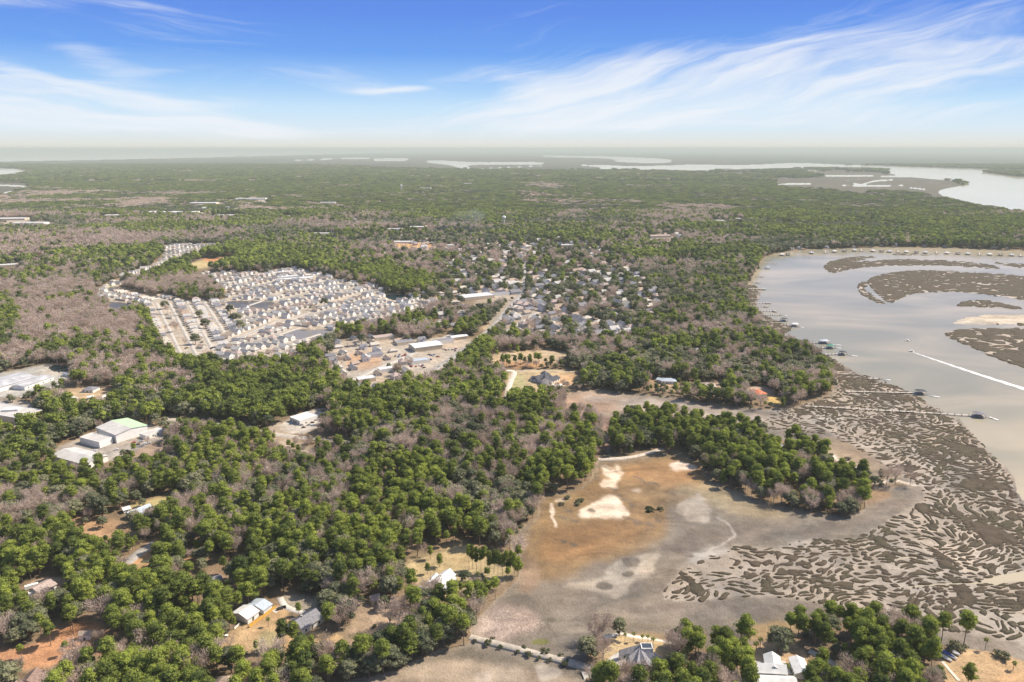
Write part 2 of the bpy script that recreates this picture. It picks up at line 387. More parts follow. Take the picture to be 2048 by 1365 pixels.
# downtown streets and blocks under the oaks
for p in ([(1000, 560), (1060, 540), (1100, 600), (1060, 650), (1000, 660), (960, 640)], [(1020, 620), (1150, 630), (1260, 655), (1250, 672), (1060, 670)], [(940, 590), (1010, 585), (1040, 600), (960, 625)]):
    town(p, 5, .6, (.03, .3, .2, .05))
# ---- open lawns and clearings in the woods
def lawn(poly, c, a=1.0, f=2, t=(0, 0, 0, 0)):
    k = fill(poly); m = blur(k, f); pa(m, c, a); ym = max(p[1] for p in poly)
    if ym < 560:
        k2 = k.copy(); h_ = int(13*F/g3(1024, ym)[1])+1
        for s_ in range(1, h_): k2[s_:] |= k[:-s_]
        m = blur(k2, 1)
    pt(m, t, 1); short(k)
lawn([(985, 706), (1060, 700), (1142, 706), (1140, 722), (1090, 732), (1000, 735), (980, 722)], TAN, 1, 2, (.05, 0, .03, 0))
lawn([(990, 718), (1060, 725), (1100, 726), (1080, 736), (1000, 738)], ORANGE, .7, 2, (.12, 0, .04, .02))
lawn([(1010, 742), (1060, 738), (1130, 740), (1170, 755), (1160, 768), (1120, 775), (1060, 788), (1025, 795), (1010, 790)], (.40, .30, .17), 1, 1)
lawn([(1020, 752), (1050, 750), (1052, 775), (1040, 792), (1020, 792)], GREENL, .55, 3)
lawn([(1110, 745), (1160, 750), (1165, 765), (1130, 775), (1105, 770)], (.46, .28, .15), .8, 3)
lawn([(782, 484), (810, 486), (870, 487), (874, 494), (840, 498), (790, 497)], (.50, .30, .14), 1, 1)
lawn([(370, 533), (400, 520), (460, 515), (480, 518), (440, 528), (400, 540)], (.46, .36, .18), 1, 1)
lawn([(394, 518), (450, 515), (470, 520), (430, 526)], (.52, .22, .10), .9, 1)
lawn([(200, 572), (225, 566), (235, 572), (210, 584)], (.34, .33, .13), 1, 1)
lawn([(700, 700), (760, 712), (770, 730), (720, 745), (690, 735)], ORANGE, .5, 3)
lawn([(235, 1022), (300, 998), (360, 985), (385, 992), (350, 1005), (300, 1025), (262, 1035)], (.40, .32, .15), 1, 2)
lawn([(250, 1012), (310, 995), (355, 988), (300, 1000)], ORANGE, .6, 2)
lawn([(130, 1050), (170, 1030), (230, 1040), (280, 1060), (270, 1080), (200, 1085), (150, 1070)], (.40, .25, .14), .8, 5, (.12, .06, .12, .05))
lawn([(245, 1135), (300, 1082), (330, 1078), (310, 1110), (320, 1130), (310, 1145), (262, 1150)], (.44, .26, .13), 1, 2)
lawn([(60, 1165), (90, 1152), (140, 1158), (135, 1175), (95, 1195), (50, 1185)], (.42, .30, .22), 1, 2)
lawn([(115, 1255), (160, 1242), (210, 1250), (225, 1280), (160, 1300), (110, 1330), (60, 1340), (-60, 1350), (-300, 1400), (-300, 1290), (0, 1300), (70, 1290), (95, 1270)], (.44, .22, .11), 1, 4, (.05, 0, .02, 0))
lawn([(190, 1290), (270, 1280), (260, 1310), (200, 1320)], (.36, .19, .11), .8, 5, (.15, .02, .02, 0))
lawn([(440, 1285), (470, 1255), (520, 1225), (555, 1208), (580, 1215), (575, 1240), (600, 1260), (660, 1265), (700, 1280), (690, 1305), (600, 1308), (520, 1308), (440, 1300)], (.44, .29, .15), 1, 2)
lawn([(500, 1290), (530, 1260), (560, 1265), (550, 1300), (510, 1306)], (.36, .32, .16), .7, 4)
lawn([(560, 1195), (580, 1190), (640, 1195), (660, 1210), (640, 1225), (580, 1222)], (.34, .29, .22), 1, 3)
lawn([(395, 1140), (450, 1150), (480, 1175), (470, 1190), (430, 1180), (400, 1165)], (.36, .24, .17), .9, 3)
lawn([(380, 1090), (410, 1110), (400, 1125), (360, 1130)], ORANGE, .5, 5, (.3, .1, .1, 0))
lawn([(800, 1120), (870, 1110), (900, 1085), (960, 1095), (1020, 1110), (1040, 1140), (1010, 1165), (930, 1180), (900, 1195), (850, 1185), (820, 1160)], (.36, .28, .15), .9, 6, (.10, .05, .08, .04))
lawn([(720, 1195), (790, 1200), (830, 1230), (780, 1270), (720, 1300), (690, 1290), (700, 1240)], (.36, .25, .16), .8, 6, (.12, .1, .25, .03))
lawn([(1205, 1285), (1225, 1272), (1290, 1272), (1330, 1285), (1350, 1300), (1345, 1330), (1300, 1350), (1230, 1340), (1210, 1320)], (.42, .31, .17), 1, 2)
lawn([(1350, 1330), (1410, 1315), (1430, 1330), (1400, 1350), (1360, 1350)], (.42, .24, .13), .8, 3, (.2, .02, .02, .02))
lawn([(1495, 1300), (1520, 1283), (1575, 1285), (1610, 1300), (1618, 1340), (1600, 1400), (1520, 1400), (1500, 1340)], (.42, .29, .17), 1, 2)
lawn([(1660, 1290), (1700, 1285), (1710, 1305), (1680, 1315)], (.42, .27, .17), .9, 4, (.2, .1, .05, .02))
lawn([(1880, 1305), (1930, 1298), (1990, 1303), (2060, 1330), (2200, 1400), (2100, 1560), (1900, 1400), (1870, 1350)], (.43, .30, .17), 1, 3)
lawn([(1980, 1350), (2100, 1340), (2100, 1400), (1960, 1400)], (.42, .25, .13), .6, 10)
lawn([(560, 848), (600, 828), (640, 815), (668, 820), (650, 845), (622, 862), (600, 870), (560, 862)], (.45, .40, .34), 1, 1)
lawn([(530, 850), (560, 840), (580, 870), (640, 905), (620, 915), (550, 895)], (.40, .33, .25), .7, 3, (.15, .05, .1, 0))
lawn([(100, 905), (170, 870), (250, 845), (330, 855), (345, 870), (300, 890), (240, 915), (190, 935), (120, 930)], (.33, .29, .245), 1, 2)
lawn([(240, 915), (320, 885), (340, 900), (280, 930)], (.40, .28, .20), .8, 3, (.1, .05, .2, .05))
lawn([(-520, 770), (0, 748), (60, 735), (110, 728), (150, 745), (140, 760), (85, 780), (40, 795), (-520, 830)], (.36, .33, .28), 1, 2)
lawn([(-520, 830), (0, 800), (60, 805), (85, 820), (60, 850), (0, 855), (-520, 870)], (.37, .32, .26), 1, 3)
lawn([(120, 785), (170, 770), (240, 780), (225, 800), (170, 810), (135, 800)], (.42, .30, .18), .9, 3, (.04, .08, .08, .04))
lawn([(1300, 760), (1370, 765), (1400, 775), (1340, 785), (1290, 775)], (.40, .28, .17), .8, 3, (.15, .15, .1, .05))
lawn([(1525, 795), (1545, 790), (1570, 800), (1560, 810), (1535, 808)], (.50, .36, .14), 1, 1)
lawn([(1490, 775), (1540, 772), (1550, 790), (1510, 796)], (.40, .30, .22), .9, 2)
lawn([(1380, 765), (1440, 762), (1460, 778), (1400, 782)], (.42, .30, .2), .8, 3, (.1, .15, .05, .05))
# ---- tidal flats
lowp = [(1125, 812), (1126, 790), (1180, 779), (1235, 784), (1290, 790), (1370, 801), (1440, 812), (1480, 816), (1555, 820), (1582, 818), (1600, 810), (1632, 801), (1663, 784), (1670, 766), (1664, 744), (1650, 727), (1622, 708), (1592, 695),
        (1562, 690), (1546, 682), (1530, 668), (1522, 655), (1516, 645), (1500, 633), (1495, 619), (1492, 604), (1490, 589), (1490, 575), (1500, 560), (1512, 545), (1530, 532), (1560, 522), (1600, 516), (1680, 512), (1760, 510), (1850, 510),
        (1950, 512), (2048, 516), (2600, 526), (2600, 1560), (2300, 1450), (2100, 1345), (2048, 1322), (2000, 1306), (1950, 1300), (1890, 1292), (1850, 1278), (1800, 1265), (1740, 1256), (1660, 1252), (1600, 1262), (1560, 1277), (1510, 1288),
        (1450, 1293), (1400, 1294), (1360, 1291), (1330, 1285), (1290, 1274), (1240, 1268), (1208, 1268), (1190, 1286), (1172, 1310), (1166, 1340), (1180, 1400), (1180, 1559), (560, 1559), (640, 1375), (720, 1360), (800, 1343), (860, 1308), (905, 1297),
        (945, 1286), (940, 1262), (960, 1235), (985, 1206), (1015, 1176), (1042, 1154), (1040, 1120), (1020, 1095), (1032, 1075), (1048, 1047), (1078, 1036), (1077, 994), (1124, 984), (1165, 977), (1188, 950), (1196, 921), (1204, 905), (1200, 870), (1190, 845), (1160, 832), (1130, 828)]
pen = [(1226, 906), (1218, 882), (1228, 856), (1258, 840), (1310, 834), (1370, 840), (1430, 856), (1490, 868), (1545, 876), (1592, 886), (1622, 900), (1645, 918), (1690, 935), (1740, 950), (1790, 960), (1832, 968), (1815, 973), (1740, 972), (1726, 985),
       (1735, 1006), (1728, 1022), (1700, 1033), (1650, 1033), (1590, 1021), (1530, 1006), (1480, 989), (1432, 969), (1412, 952), (1404, 926), (1370, 911), (1322, 906), (1290, 914), (1250, 918)]
lowm = fill(lowp, 1) & ~fill(pen, 1)
LOW = blur(lowm, 1); lo3 = blur(lowm, 2)
pa(lo3, MGREY); pt(blur(lowm, 1), (0, 0, 0, 0))
hill = fill(ell(1303, 1018, 24, 10)) | fill(ell(1145, 1003, 34, 9)) # brushy hummocks on the flat
pt(blur(hill, 1), (0, .0, .1, .9))
def flat(poly, c, a=1.0, f=4, ex=None):
    m = blur(fill(poly) & lowm, f)*lo3; pa(m, c, a)
flat([(1110, 780), (1300, 785), (1560, 815), (1640, 830), (1500, 850), (1400, 835), (1300, 825), (1130, 830)], (.33, .255, .19), 1, 5)
flat([(1120, 785), (1180, 780), (1230, 790), (1240, 815), (1180, 830), (1125, 825)], (.36, .24, .16), .9, 5)
flat([(1170, 790), (1240, 795), (1230, 800), (1160, 800)], (.42, .34, .27), .8, 4)
flat([(1240, 800), (1350, 805), (1500, 835), (1620, 840), (1600, 852), (1480, 845), (1330, 820), (1250, 812)], (.40, .34, .28), .8, 5)
flat([(1440, 812), (1570, 818), (1570, 828), (1450, 828)], (.24, .20, .165), .8, 3)
flat([(1195, 830), (1240, 835), (1222, 860), (1222, 905), (1200, 905), (1200, 870)], (.25, .165, .12), 1, 3)
flat([(1080, 990), (1200, 925), (1260, 920), (1330, 900), (1420, 915), (1420, 960), (1440, 1000), (1380, 1010), (1330, 1000), (1340, 1050), (1330, 1080), (1200, 1130), (1120, 1160), (1050, 1160), (1040, 1080), (1075, 1040)], (.235, .15, .07), 1, 8)
flat([(1260, 930), (1400, 905), (1415, 930), (1400, 960), (1340, 975), (1260, 960), (1240, 945)], (.30, .165, .07), .8, 6)
flat([(1100, 1050), (1250, 1040), (1310, 1060), (1200, 1110), (1100, 1130), (1070, 1100)], (.265, .145, .058), .8, 8)
flat([(1330, 975), (1440, 965), (1520, 1010), (1600, 1030), (1500, 1035), (1420, 1010)], (.31, .245, .15), .9, 7)
flat([(1045, 1110), (1080, 1120), (1080, 1170), (1050, 1190), (1030, 1175)], (.28, .19, .12), .8, 6)
flat([(1200, 935), (1215, 928), (1246, 955), (1240, 965), (1210, 950)], SAND, 1, 2)
flat([(1232, 925), (1248, 945), (1244, 952), (1226, 935)], SAND, .8, 2)
flat([(1200, 960), (1235, 955), (1238, 975), (1205, 978)], SAND, .95, 2)
flat([(1150, 1026), (1195, 1000), (1215, 988), (1238, 992), (1245, 1010), (1262, 1030), (1238, 1036), (1200, 1034), (1168, 1034)], SAND, 1, 2)
flat([(1335, 930), (1358, 920), (1375, 926), (1396, 930), (1390, 938), (1350, 940)], (.66, .50, .37), 1, 2)
flat([(1100, 1000), (1110, 1008), (1108, 1035), (1118, 1055), (1110, 1052), (1100, 1030)], SAND, .9, 1)
flat([(1110, 998), (1140, 992), (1145, 996), (1115, 1003)], SAND, .7, 1)
flat([(1262, 978), (1285, 977), (1280, 985), (1265, 984)], SAND, .6, 2)
flat([(1388, 985), (1400, 982), (1410, 1000), (1402, 1010), (1388, 996)], (.47, .40, .32), .9, 3)
flat([(1346, 1012), (1390, 990), (1412, 1002), (1425, 1030), (1418, 1048), (1370, 1038)], (.42, .35, .27), .9, 3)
flat([(1105, 1168), (1180, 1162), (1210, 1150), (1215, 1130), (1290, 1105), (1330, 1100), (1310, 1125), (1305, 1150), (1260, 1165), (1255, 1190), (1225, 1196), (1190, 1180)], (.42, .35, .265), .9, 3)
flat([(1370, 1110), (1440, 1080), (1465, 1100), (1440, 1120), (1380, 1130)], (.42, .38, .32), .9, 5)
for q in (ell(1208, 1170, 17, 9), ell(1255, 1147, 13, 7), ell(1264, 1122, 16, 10), ell(1295, 1212, 8, 4), ell(1380, 1110, 9, 4), ell(1345, 1140, 8, 4), ell(1146, 1088, 10, 4), ell(1126, 1083, 5, 3), ell(1182, 1020, 9, 5), ell(1098, 1238, 14, 5), ell(1092, 1250, 8, 6)): flat(q, (.13, .105, .072), .85, 1)
flat(ell(1180, 1202, 45, 18), (.20, .165, .13), .6, 5)
flat([(940, 1262), (970, 1215), (1000, 1205), (1050, 1215), (1090, 1240), (1060, 1260), (1020, 1280), (960, 1275)], (.37, .27, .21), .8, 7)
flat([(1170, 1290), (1220, 1265), (1300, 1262), (1400, 1278), (1420, 1292), (1300, 1290)], (.26, .18, .085), .9, 4)
flat([(1180, 1262), (1240, 1245), (1330, 1240), (1420, 1262), (1410, 1270), (1300, 1252), (1220, 1260)], (.19, .155, .105), .8, 3)
flat([(1475, 1275), (1490, 1250), (1540, 1238), (1620, 1240), (1700, 1245), (1690, 1265), (1560, 1285)], (.34, .235, .11), 1, 4)
flat([(1450, 1290), (1460, 1250), (1520, 1232), (1620, 1230), (1620, 1236), (1530, 1240), (1485, 1256), (1475, 1290)], (.20, .17, .125), .7, 3)
flat(ell(1080, 1283, 17, 7), (.16, .15, .045), 1, 1)
flat([(700, 1365), (800, 1340), (880, 1312), (1000, 1320), (1150, 1350), (1160, 1400), (700, 1400)], (.31, .24, .17), .9, 7)
flat([(860, 1300), (960, 1290), (1060, 1325), (1110, 1345), (1000, 1330), (930, 1315)], (.17, .14, .10), .8, 5)
flat([(1070, 1325), (1110, 1330), (1130, 1345), (1080, 1365), (1075, 1345)], (.44, .38, .31), .9, 3)
flat([(950, 1345), (980, 1335), (985, 1365), (950, 1370)], (.40, .33, .26), .6, 4)
for s_ in ([(1210, 1275), (1240, 1267), (1290, 1274), (1320, 1280), (1350, 1290)],):
    m = blur(stroke(s_, 5), 1); pa(m, (.80, .74, .62), 1.0)
# peninsula rims
flat([(1590, 880), (1640, 870), (1700, 885), (1760, 920), (1810, 950), (1790, 962), (1700, 938), (1640, 915)], (.26, .195, .12), 1, 3)
flat([(1640, 880), (1700, 888), (1760, 918), (1740, 925), (1680, 905)], (.36, .24, .13), .7, 4)
for s_, wd in (([(1625, 898), (1660, 910), (1700, 927), (1735, 942)], 6), ([(1740, 966), (1800, 963), (1832, 969), (1900, 972)], 4)):
    m = blur(stroke(s_, wd), 1); pa(m, (.66, .56, .45), .9); pt(m, (0, 0, 0, .05), .8)
flat([(1680, 975), (1740, 972), (1790, 980), (1770, 1005), (1730, 1015), (1700, 1000)], (.33, .21, .11), .9, 5)
flat([(1712, 978), (1735, 982), (1740, 990), (1722, 986)], SAND, .9, 1)
pt(blur(fill([(1630, 890), (1700, 925), (1800, 962), (1740, 975), (1700, 960), (1640, 920)]), 3), (.0, .12, .08, .5))
for q_ in ([(1330, 985), (1350, 978), (1375, 990), (1345, 998)], [(1385, 1055), (1420, 1050), (1410, 1065)], [(1240, 1130), (1260, 1118), (1290, 1110), (1270, 1135)], [(1170, 1125), (1215, 1118), (1215, 1140), (1190, 1150), (1150, 1148)],
           [(1300, 1100), (1380, 1060), (1440, 1050), (1560, 1040), (1600, 1060), (1480, 1090), (1360, 1110)], [(1210, 1215), (1330, 1200), (1480, 1205), (1600, 1215), (1640, 1230), (1500, 1235), (1330, 1232)], [(1850, 1285), (1960, 1272), (2048, 1290), (2048, 1310), (1930, 1292)],
           [(1560, 870), (1640, 872), (1750, 905), (1800, 940), (1770, 940), (1680, 895), (1580, 880)], [(1700, 1020), (1780, 990), (1840, 1000), (1780, 1040), (1720, 1060), (1640, 1070), (1560, 1080), (1600, 1050)]): flat(q_, (.165, .13, .098), .7, 6)
for i_, (x_, y_, a_, b_) in enumerate(((1120, 1010, 8, 3), (1135, 1020, 10, 4), (1155, 1012, 9, 3), (1128, 1036, 12, 4), (1150, 1040, 10, 3), (1240, 990, 7, 3), (1252, 998, 9, 4), (1262, 1010, 8, 4), (1255, 1034, 12, 4), (1272, 1042, 14, 5), (1300, 1048, 12, 5), (1315, 1040, 8, 4), (1195, 955, 9, 4), (1215, 935, 10, 3), (1224, 978, 12, 4), (1275, 955, 12, 3), (1290, 962, 14, 3), (1310, 968, 10, 3))): flat(ell(x_, y_, a_, b_, 9, .3), (.14, .105, .07), .75, 1)
# winding creeks on the grey flat
for s_, wd, cc in (([(1085, 1235), (1110, 1240), (1150, 1238), (1170, 1222), (1210, 1208), (1240, 1195), (1290, 1190)], 2.2, (.14, .12, .09)),
                   ([(1400, 1110), (1450, 1085), (1470, 1068), (1455, 1045), (1435, 1035)], 2.2, (.50, .44, .36)),
                   ([(1085, 1240), (1100, 1260), (1120, 1285), (1150, 1300)], 4, (.16, .135, .10)),
                   ([(1330, 1195), (1370, 1165), (1400, 1140), (1440, 1120)], 2.2, (.46, .41, .34)),
                   ([(1215, 1350), (1100, 1330)], 1, MGREY),
                   ([(1260, 805), (1290, 812), (1330, 812), (1400, 822)], 1.6, (.22, .16, .11)),
                   ([(1060, 1010), (1065, 1060), (1055, 1090)], 2, (.17, .12, .07))):
    pa(blur(stroke(s_, wd), 1)*lo3, cc, .9)
# pink wrack lines of dead reed
rk = pnoise(*np.meshgrid((np.arange(MW)/5.0), (np.arange(MH)/2.2)), 77)
flatw = blur(fill([(950, 1255), (990, 1205), (1050, 1225), (1110, 1250), (1000, 1282)]), 5)+blur(fill([(1030, 1075), (1060, 1060), (1045, 1120), (1025, 1110)]), 3)+blur(fill([(930, 1150), (1020, 1160), (1000, 1180)]), 3)*.5
pa(np.clip(flatw*1.0, 0, 1)*np.clip(rk*3, 0, 1), (.55, .42, .34), .8)
# ---- islets of cord grass between braided mud channels
islp = [(1560, 818), (1600, 812), (1668, 790), (1680, 768), (1668, 744), (1690, 735), (1745, 757), (1800, 775), (1840, 797), (1902, 830), (1946, 872), (1978, 905), (2007, 931), (2025, 956), (2030, 990), (2060, 1030), (2400, 1250), (2400, 1400), (2100, 1320), (2030, 1280), (1960, 1268),
        (1880, 1262), (1800, 1246), (1700, 1228), (1640, 1205), (1560, 1192), (1480, 1192), (1400, 1200), (1330, 1200), (1325, 1175), (1370, 1140), (1400, 1118), (1455, 1112), (1470, 1085), (1500, 1092), (1560, 1098), (1600, 1078), (1640, 1075), (1700, 1078), (1745, 1060),
        (1790, 1030), (1850, 1000), (1848, 985), (1835, 966), (1790, 940), (1740, 905), (1690, 880), (1650, 862), (1600, 858), (1545, 856), (1500, 850), (1530, 838)]
ism = fill(islp, 1) & lowm
pa(blur(ism, 2), MUD); ISL = np.maximum(ISL, blur(ism, 3)*.62)
def dens(poly, v, f=12):
    global ISL
    m = blur(fill(poly), f); ISL[:] = ISL*(1-m*(ISL > .02))+v*m*(ISL > .02)
dens([(1500, 820), (1620, 830), (1700, 850), (1760, 900), (1830, 950), (1800, 930), (1680, 880), (1520, 855)], .42, 6)
dens([(1660, 870), (1780, 890), (1860, 900), (1880, 940), (1840, 960)], .48, 12)
ISL = ISL+.02*(ISL > .1)*(ISL < .75)
dens([(1820, 850), (1920, 850), (1990, 920), (2020, 970), (1960, 980), (1860, 940)], .82, 14)
dens([(1680, 760), (1760, 765), (1840, 800), (1800, 815), (1700, 800)], .8, 8)
dens([(1900, 990), (2060, 1010), (2200, 1100), (2048, 1120), (1900, 1080)], .85, 20)
dens([(1330, 1110), (1480, 1090), (1500, 1190), (1330, 1200)], .45, 12)
dens([(1680, 1200), (1760, 1210), (1780, 1245), (1700, 1235)], .38, 10)
# shore marsh strip beside the river, above the big marsh
strip = fill([(1476, 575), (1505, 562), (1520, 580), (1508, 612), (1545, 640), (1582, 650), (1584, 662), (1565, 668), (1592, 680), (1612, 690), (1650, 706), (1700, 738), (1664, 746), (1620, 708), (1560, 690), (1530, 668), (1495, 620)], 1) & lowm
pa(blur(strip, 1), (.33, .27, .20)); ISL = np.maximum(ISL, blur(strip, 1)*.78)
# ---- water
rivp = [(1528, 514), (1560, 505), (1600, 501), (1700, 496.5), (1800, 494.5), (1950, 498), (2048, 502), (2600, 514), (2600, 1300), (2300, 1200), (2110, 1070), (2060, 1020), (2047, 998), (2036, 978), (2032, 956), (2009, 929), (1980, 903), (1950, 868), (1925, 842), (1902, 828),
        (1840, 797), (1800, 775), (1745, 757), (1710, 741), (1672, 720), (1628, 700), (1604, 683), (1592, 676), (1566, 666), (1582, 661), (1572, 647), (1548, 642), (1518, 633), (1520, 622), (1510, 611), (1522, 590), (1522, 577), (1504, 569), (1506, 555), (1514, 538)]
riv = fill(rivp, 1)
def Z2(pts): return [(1480+x/3.591, 480+y/3.591) for x, y in pts]
def Z3(pts): return [(1348+x/2.926, 250+y/2.926) for x, y in pts]
def Z1(pts): return [(680+x/2.926, 250+y/2.926) for x, y in pts]
islands = [Z2([(595, 195), (625, 163), (700, 138), (860, 115), (1010, 122), (900, 136), (770, 158), (900, 152), (1060, 140), (1400, 144), (1600, 155), (1800, 178), (1905, 207), (1700, 196), (1500, 181), (1200, 177), (1000, 186), (800, 207), (660, 237), (618, 215)]),
           Z2([(905, 288), (1000, 250), (1150, 222), (1400, 219), (1700, 235), (2040, 258), (3600, 380), (3600, 560), (2040, 432), (1900, 405), (1600, 372), (1400, 370), (1220, 385), (1130, 430), (1095, 455), (1050, 440), (980, 380), (930, 330)]),
           Z2([(842, 322), (890, 290), (925, 330), (880, 340), (900, 360), (960, 400), (1020, 440), (1060, 450), (1000, 462), (960, 430), (880, 400), (850, 360)]),
           Z2([(1540, 466), (1620, 435), (1760, 431), (1900, 458), (2060, 488), (1980, 493), (1800, 480), (1600, 477)]),
           Z2([(1458, 665), (1530, 650), (1640, 634), (1800, 629), (2040, 634), (4000, 640), (4000, 1500), (2500, 1100), (2040, 915), (1950, 885), (1800, 832), (1650, 762), (1500, 700)]),
           Z2([(1800, 160), (1900, 163), (2100, 175), (2700, 210), (2700, 240), (2040, 202), (1900, 178)]),
           Z2([(1050, 103), (1200, 101), (1460, 105), (1300, 109), (1100, 108)]), Z2([(1825, 600), (1850, 596), (1890, 602), (1860, 607)]), Z2([(1988, 600), (2010, 594), (2060, 598), (2040, 612), (1995, 610)]), Z2([(1735, 545), (1770, 543), (1765, 549)])]
for q in islands:
    m = fill(q, 1); riv &= ~m
    LOW = np.maximum(LOW, blur(m, 1)); pa(blur(m, 1), (.42, .35, .27)); ISL = np.maximum(ISL, blur(m, 1)*.93)
ISL = np.maximum(ISL, 0)
dens(islands[2], .62, 2); dens(Z2([(1560, 680), (1800, 650), (2040, 760), (2040, 880), (1800, 800), (1640, 730)]), .74, 8)
WAT = np.maximum(WAT, blur(riv, 1))
bar = blur(fill(Z2([(1450, 640), (1490, 575), (1600, 535), (1800, 512), (2040, 522), (3000, 540), (3000, 625), (1800, 622), (1600, 634)]), 2), 3)
barc = blur(fill(Z2([(1500, 600), (1600, 556), (1760, 532), (1960, 530), (2600, 548), (2600, 604), (1900, 606), (1640, 612)]), 2), 2); WAT *= 1-barc; LOW = np.maximum(LOW, barc); pa(barc, (.47, .385, .275))
crk = fill([(1955, 1163), (1985, 1152), (2048, 1139), (2200, 1135), (2200, 1170), (2040, 1161), (1985, 1168)], 1) | stroke([(1820, 1172), (1900, 1166), (1970, 1164)], 3) | stroke([(1790, 1118), (1830, 1112), (1870, 1118)], 3)
WAT = np.maximum(WAT, blur(crk, 1)); ISL *= 1-blur(crk, 1)
far = [Z3([(60, 232), (400, 239), (700, 224), (760, 224), (1000, 237), (1200, 240), (1400, 248), (2048, 268), (3600, 300), (3600, 700), (2048, 527), (1900, 490), (1750, 470), (1600, 432), (1545, 395), (1560, 382), (1640, 366), (1735, 346), (1700, 330), (1550, 319), (1400, 306), (1330, 298), (1240, 277), (1290, 262),
           (1100, 254), (800, 250), (600, 252), (300, 258), (60, 245)])]
fw = fill(far[0], 1) & ~fill(Z3([(1765, 272), (1900, 266), (2048, 272), (3600, 300), (3600, 330), (2048, 311), (1880, 290)]), 1)
def th(pts, wd): return stroke(pts, wd)
fw |= fill(Z1([(490, 212), (600, 210), (800, 222), (1100, 218), (1250, 228), (1060, 232), (900, 230), (750, 234), (740, 246), (780, 256), (700, 252), (650, 235), (520, 220)]), 1)
fw |= fill(Z1([(1190, 180), (1400, 184), (1600, 186), (1950, 202), (1930, 222), (1750, 222), (1600, 214), (1620, 200), (1480, 192), (1200, 188)]), 1)
fw |= fill(Z1([(1350, 234), (1600, 238), (1700, 245), (2048, 236), (2200, 240), (2200, 276), (1920, 268), (1700, 256), (1500, 262), (1560, 248)]), 1)
for s_, wd in ((Z1([(-100, 198), (100, 196), (400, 200), (380, 208), (200, 208)]), 1.6), (Z1([(820, 258), (1000, 248), (1180, 240)]), 1.2), (Z1([(540, 170), (900, 178), (1200, 180)]), .9), (Z1([(-300, 210), (-50, 200)]), 1.4),
               (Z3([(890, 298), (1200, 300), (1420, 301)]), 1.9), (Z3([(600, 356), (640, 348), (700, 344), (800, 345)]), 2.0), (Z3([(985, 355), (1150, 357), (1340, 355)]), 1.8), (Z3([(1050, 343), (1100, 350), (1160, 332), (1200, 326), (1280, 322)]), 1.8),
               (Z3([(1380, 368), (1470, 378)]), 1.5), (Z3([(1300, 320), (1450, 335), (1600, 345)]), 1.0), (Z3([(990, 328), (1090, 320)]), 1.0), (Z3([(250, 285), (550, 290)]), 1.1), (Z3([(740, 262), (840, 270)]), 1.3),
               (Z3([(1000, 170), (1300, 180), (1450, 195)]), .9), (Z3([(1740, 215), (2048, 232)]), 1.0), ([(0, 371), (40, 372), (62, 376)], 2), ([(8, 386), (22, 383)], 1.6)):
    fw |= th(s_, wd)
fw |= fill([(-520, 330), (-60, 335), (0, 337), (40, 339), (62, 343), (30, 350), (0, 353), (-60, 356), (-520, 360)], 1)
fw |= fill([(-520, 303), (2000, 302.2), (1200, 302.6), (900, 303.2), (820, 304), (700, 307), (450, 314), (230, 319), (0, 323), (-520, 328)], 0) & ~fill([(-520, 302), (-520, 292), (2600, 292), (2600, 302)], 0)
marshf = [([(540, 320), (700, 312), (900, 308), (1350, 314), (1640, 338), (1500, 346), (1200, 344), (900, 343), (700, 336), (560, 330)], .75), ([(1545, 352), (1640, 337), (1790, 345), (1940, 366), (1890, 385), (1900, 402), (1750, 396), (1650, 382), (1556, 378)], 1),
          ([(-520, 362), (0, 362), (60, 365), (62, 372), (30, 388), (0, 394), (-520, 400)], 1), ([(-520, 322), (0, 325), (300, 318), (560, 312), (560, 318), (300, 326), (-520, 332)], .8), ([(1350, 345), (1540, 345), (1560, 352), (1400, 352)], .5)]
for q, a in marshf:
    m = blur(fill(q, 1), 2); pa(m, (.10, .085, .058), a); pt(m, (0, 0, 0, 0), 1)
pt(blur(fill(Z3([(1130, 392), (1270, 392), (1500, 410), (1490, 430), (1300, 420), (1140, 402)]), 1), 1), PINE); pt(blur(fill(Z3([(560, 290), (760, 285), (900, 300), (750, 312), (560, 302)]), 1), 1), PINE)
pa(blur(stroke([(1890, 388), (1900, 396), (1925, 405), (1990, 418), (2048, 427)], 4), 1), (.5, .4, .28), .8)
fw = blur(fw, 1)
WAT = np.maximum(WAT, np.clip(fw*1.5, 0, 1)); TR *= (1-np.clip(WAT*2, 0, 1))[..., None]
ponds = [('pond', [(212, 605), (240, 604), (262, 611), (269, 618), (244, 628), (229, 633), (216, 621)], 'dark blue pond at the left end of the rows of houses'),
         ('pond', [(448, 604), (490, 601), (562, 606), (550, 613), (500, 619), (455, 613)], 'long narrow pond with trees on its edge amid the houses'),
         ('pond', [(560, 672), (585, 660), (640, 658), (675, 664), (660, 675), (610, 680), (575, 678)], 'pale brown pond below the rows of houses'),
         ('pond', ell(122, 737, 24, 7), 'dark round pond behind the long left warehouse'),
         ('pond', [(765, 590), (800, 587), (838, 592), (820, 599), (780, 600)], 'dark pond under the dense pine wood'),
         ('pond', [(212, 578), (232, 572), (240, 576), (222, 584)], 'small pale pond inside the curved green lawn')]
PM = np.zeros((MH, MW), bool)
for n_, q, l_ in ponds: PM |= fill(q, 1)
PK = PM.copy()
for s_ in range(1, 11): PK[s_:] |= PM[:-s_]
TR *= (1-blur(PK, 1))[..., None]; pa(blur(PM, 3), (.40, .26, .15), .5)
PMB = blur(PM, 1)
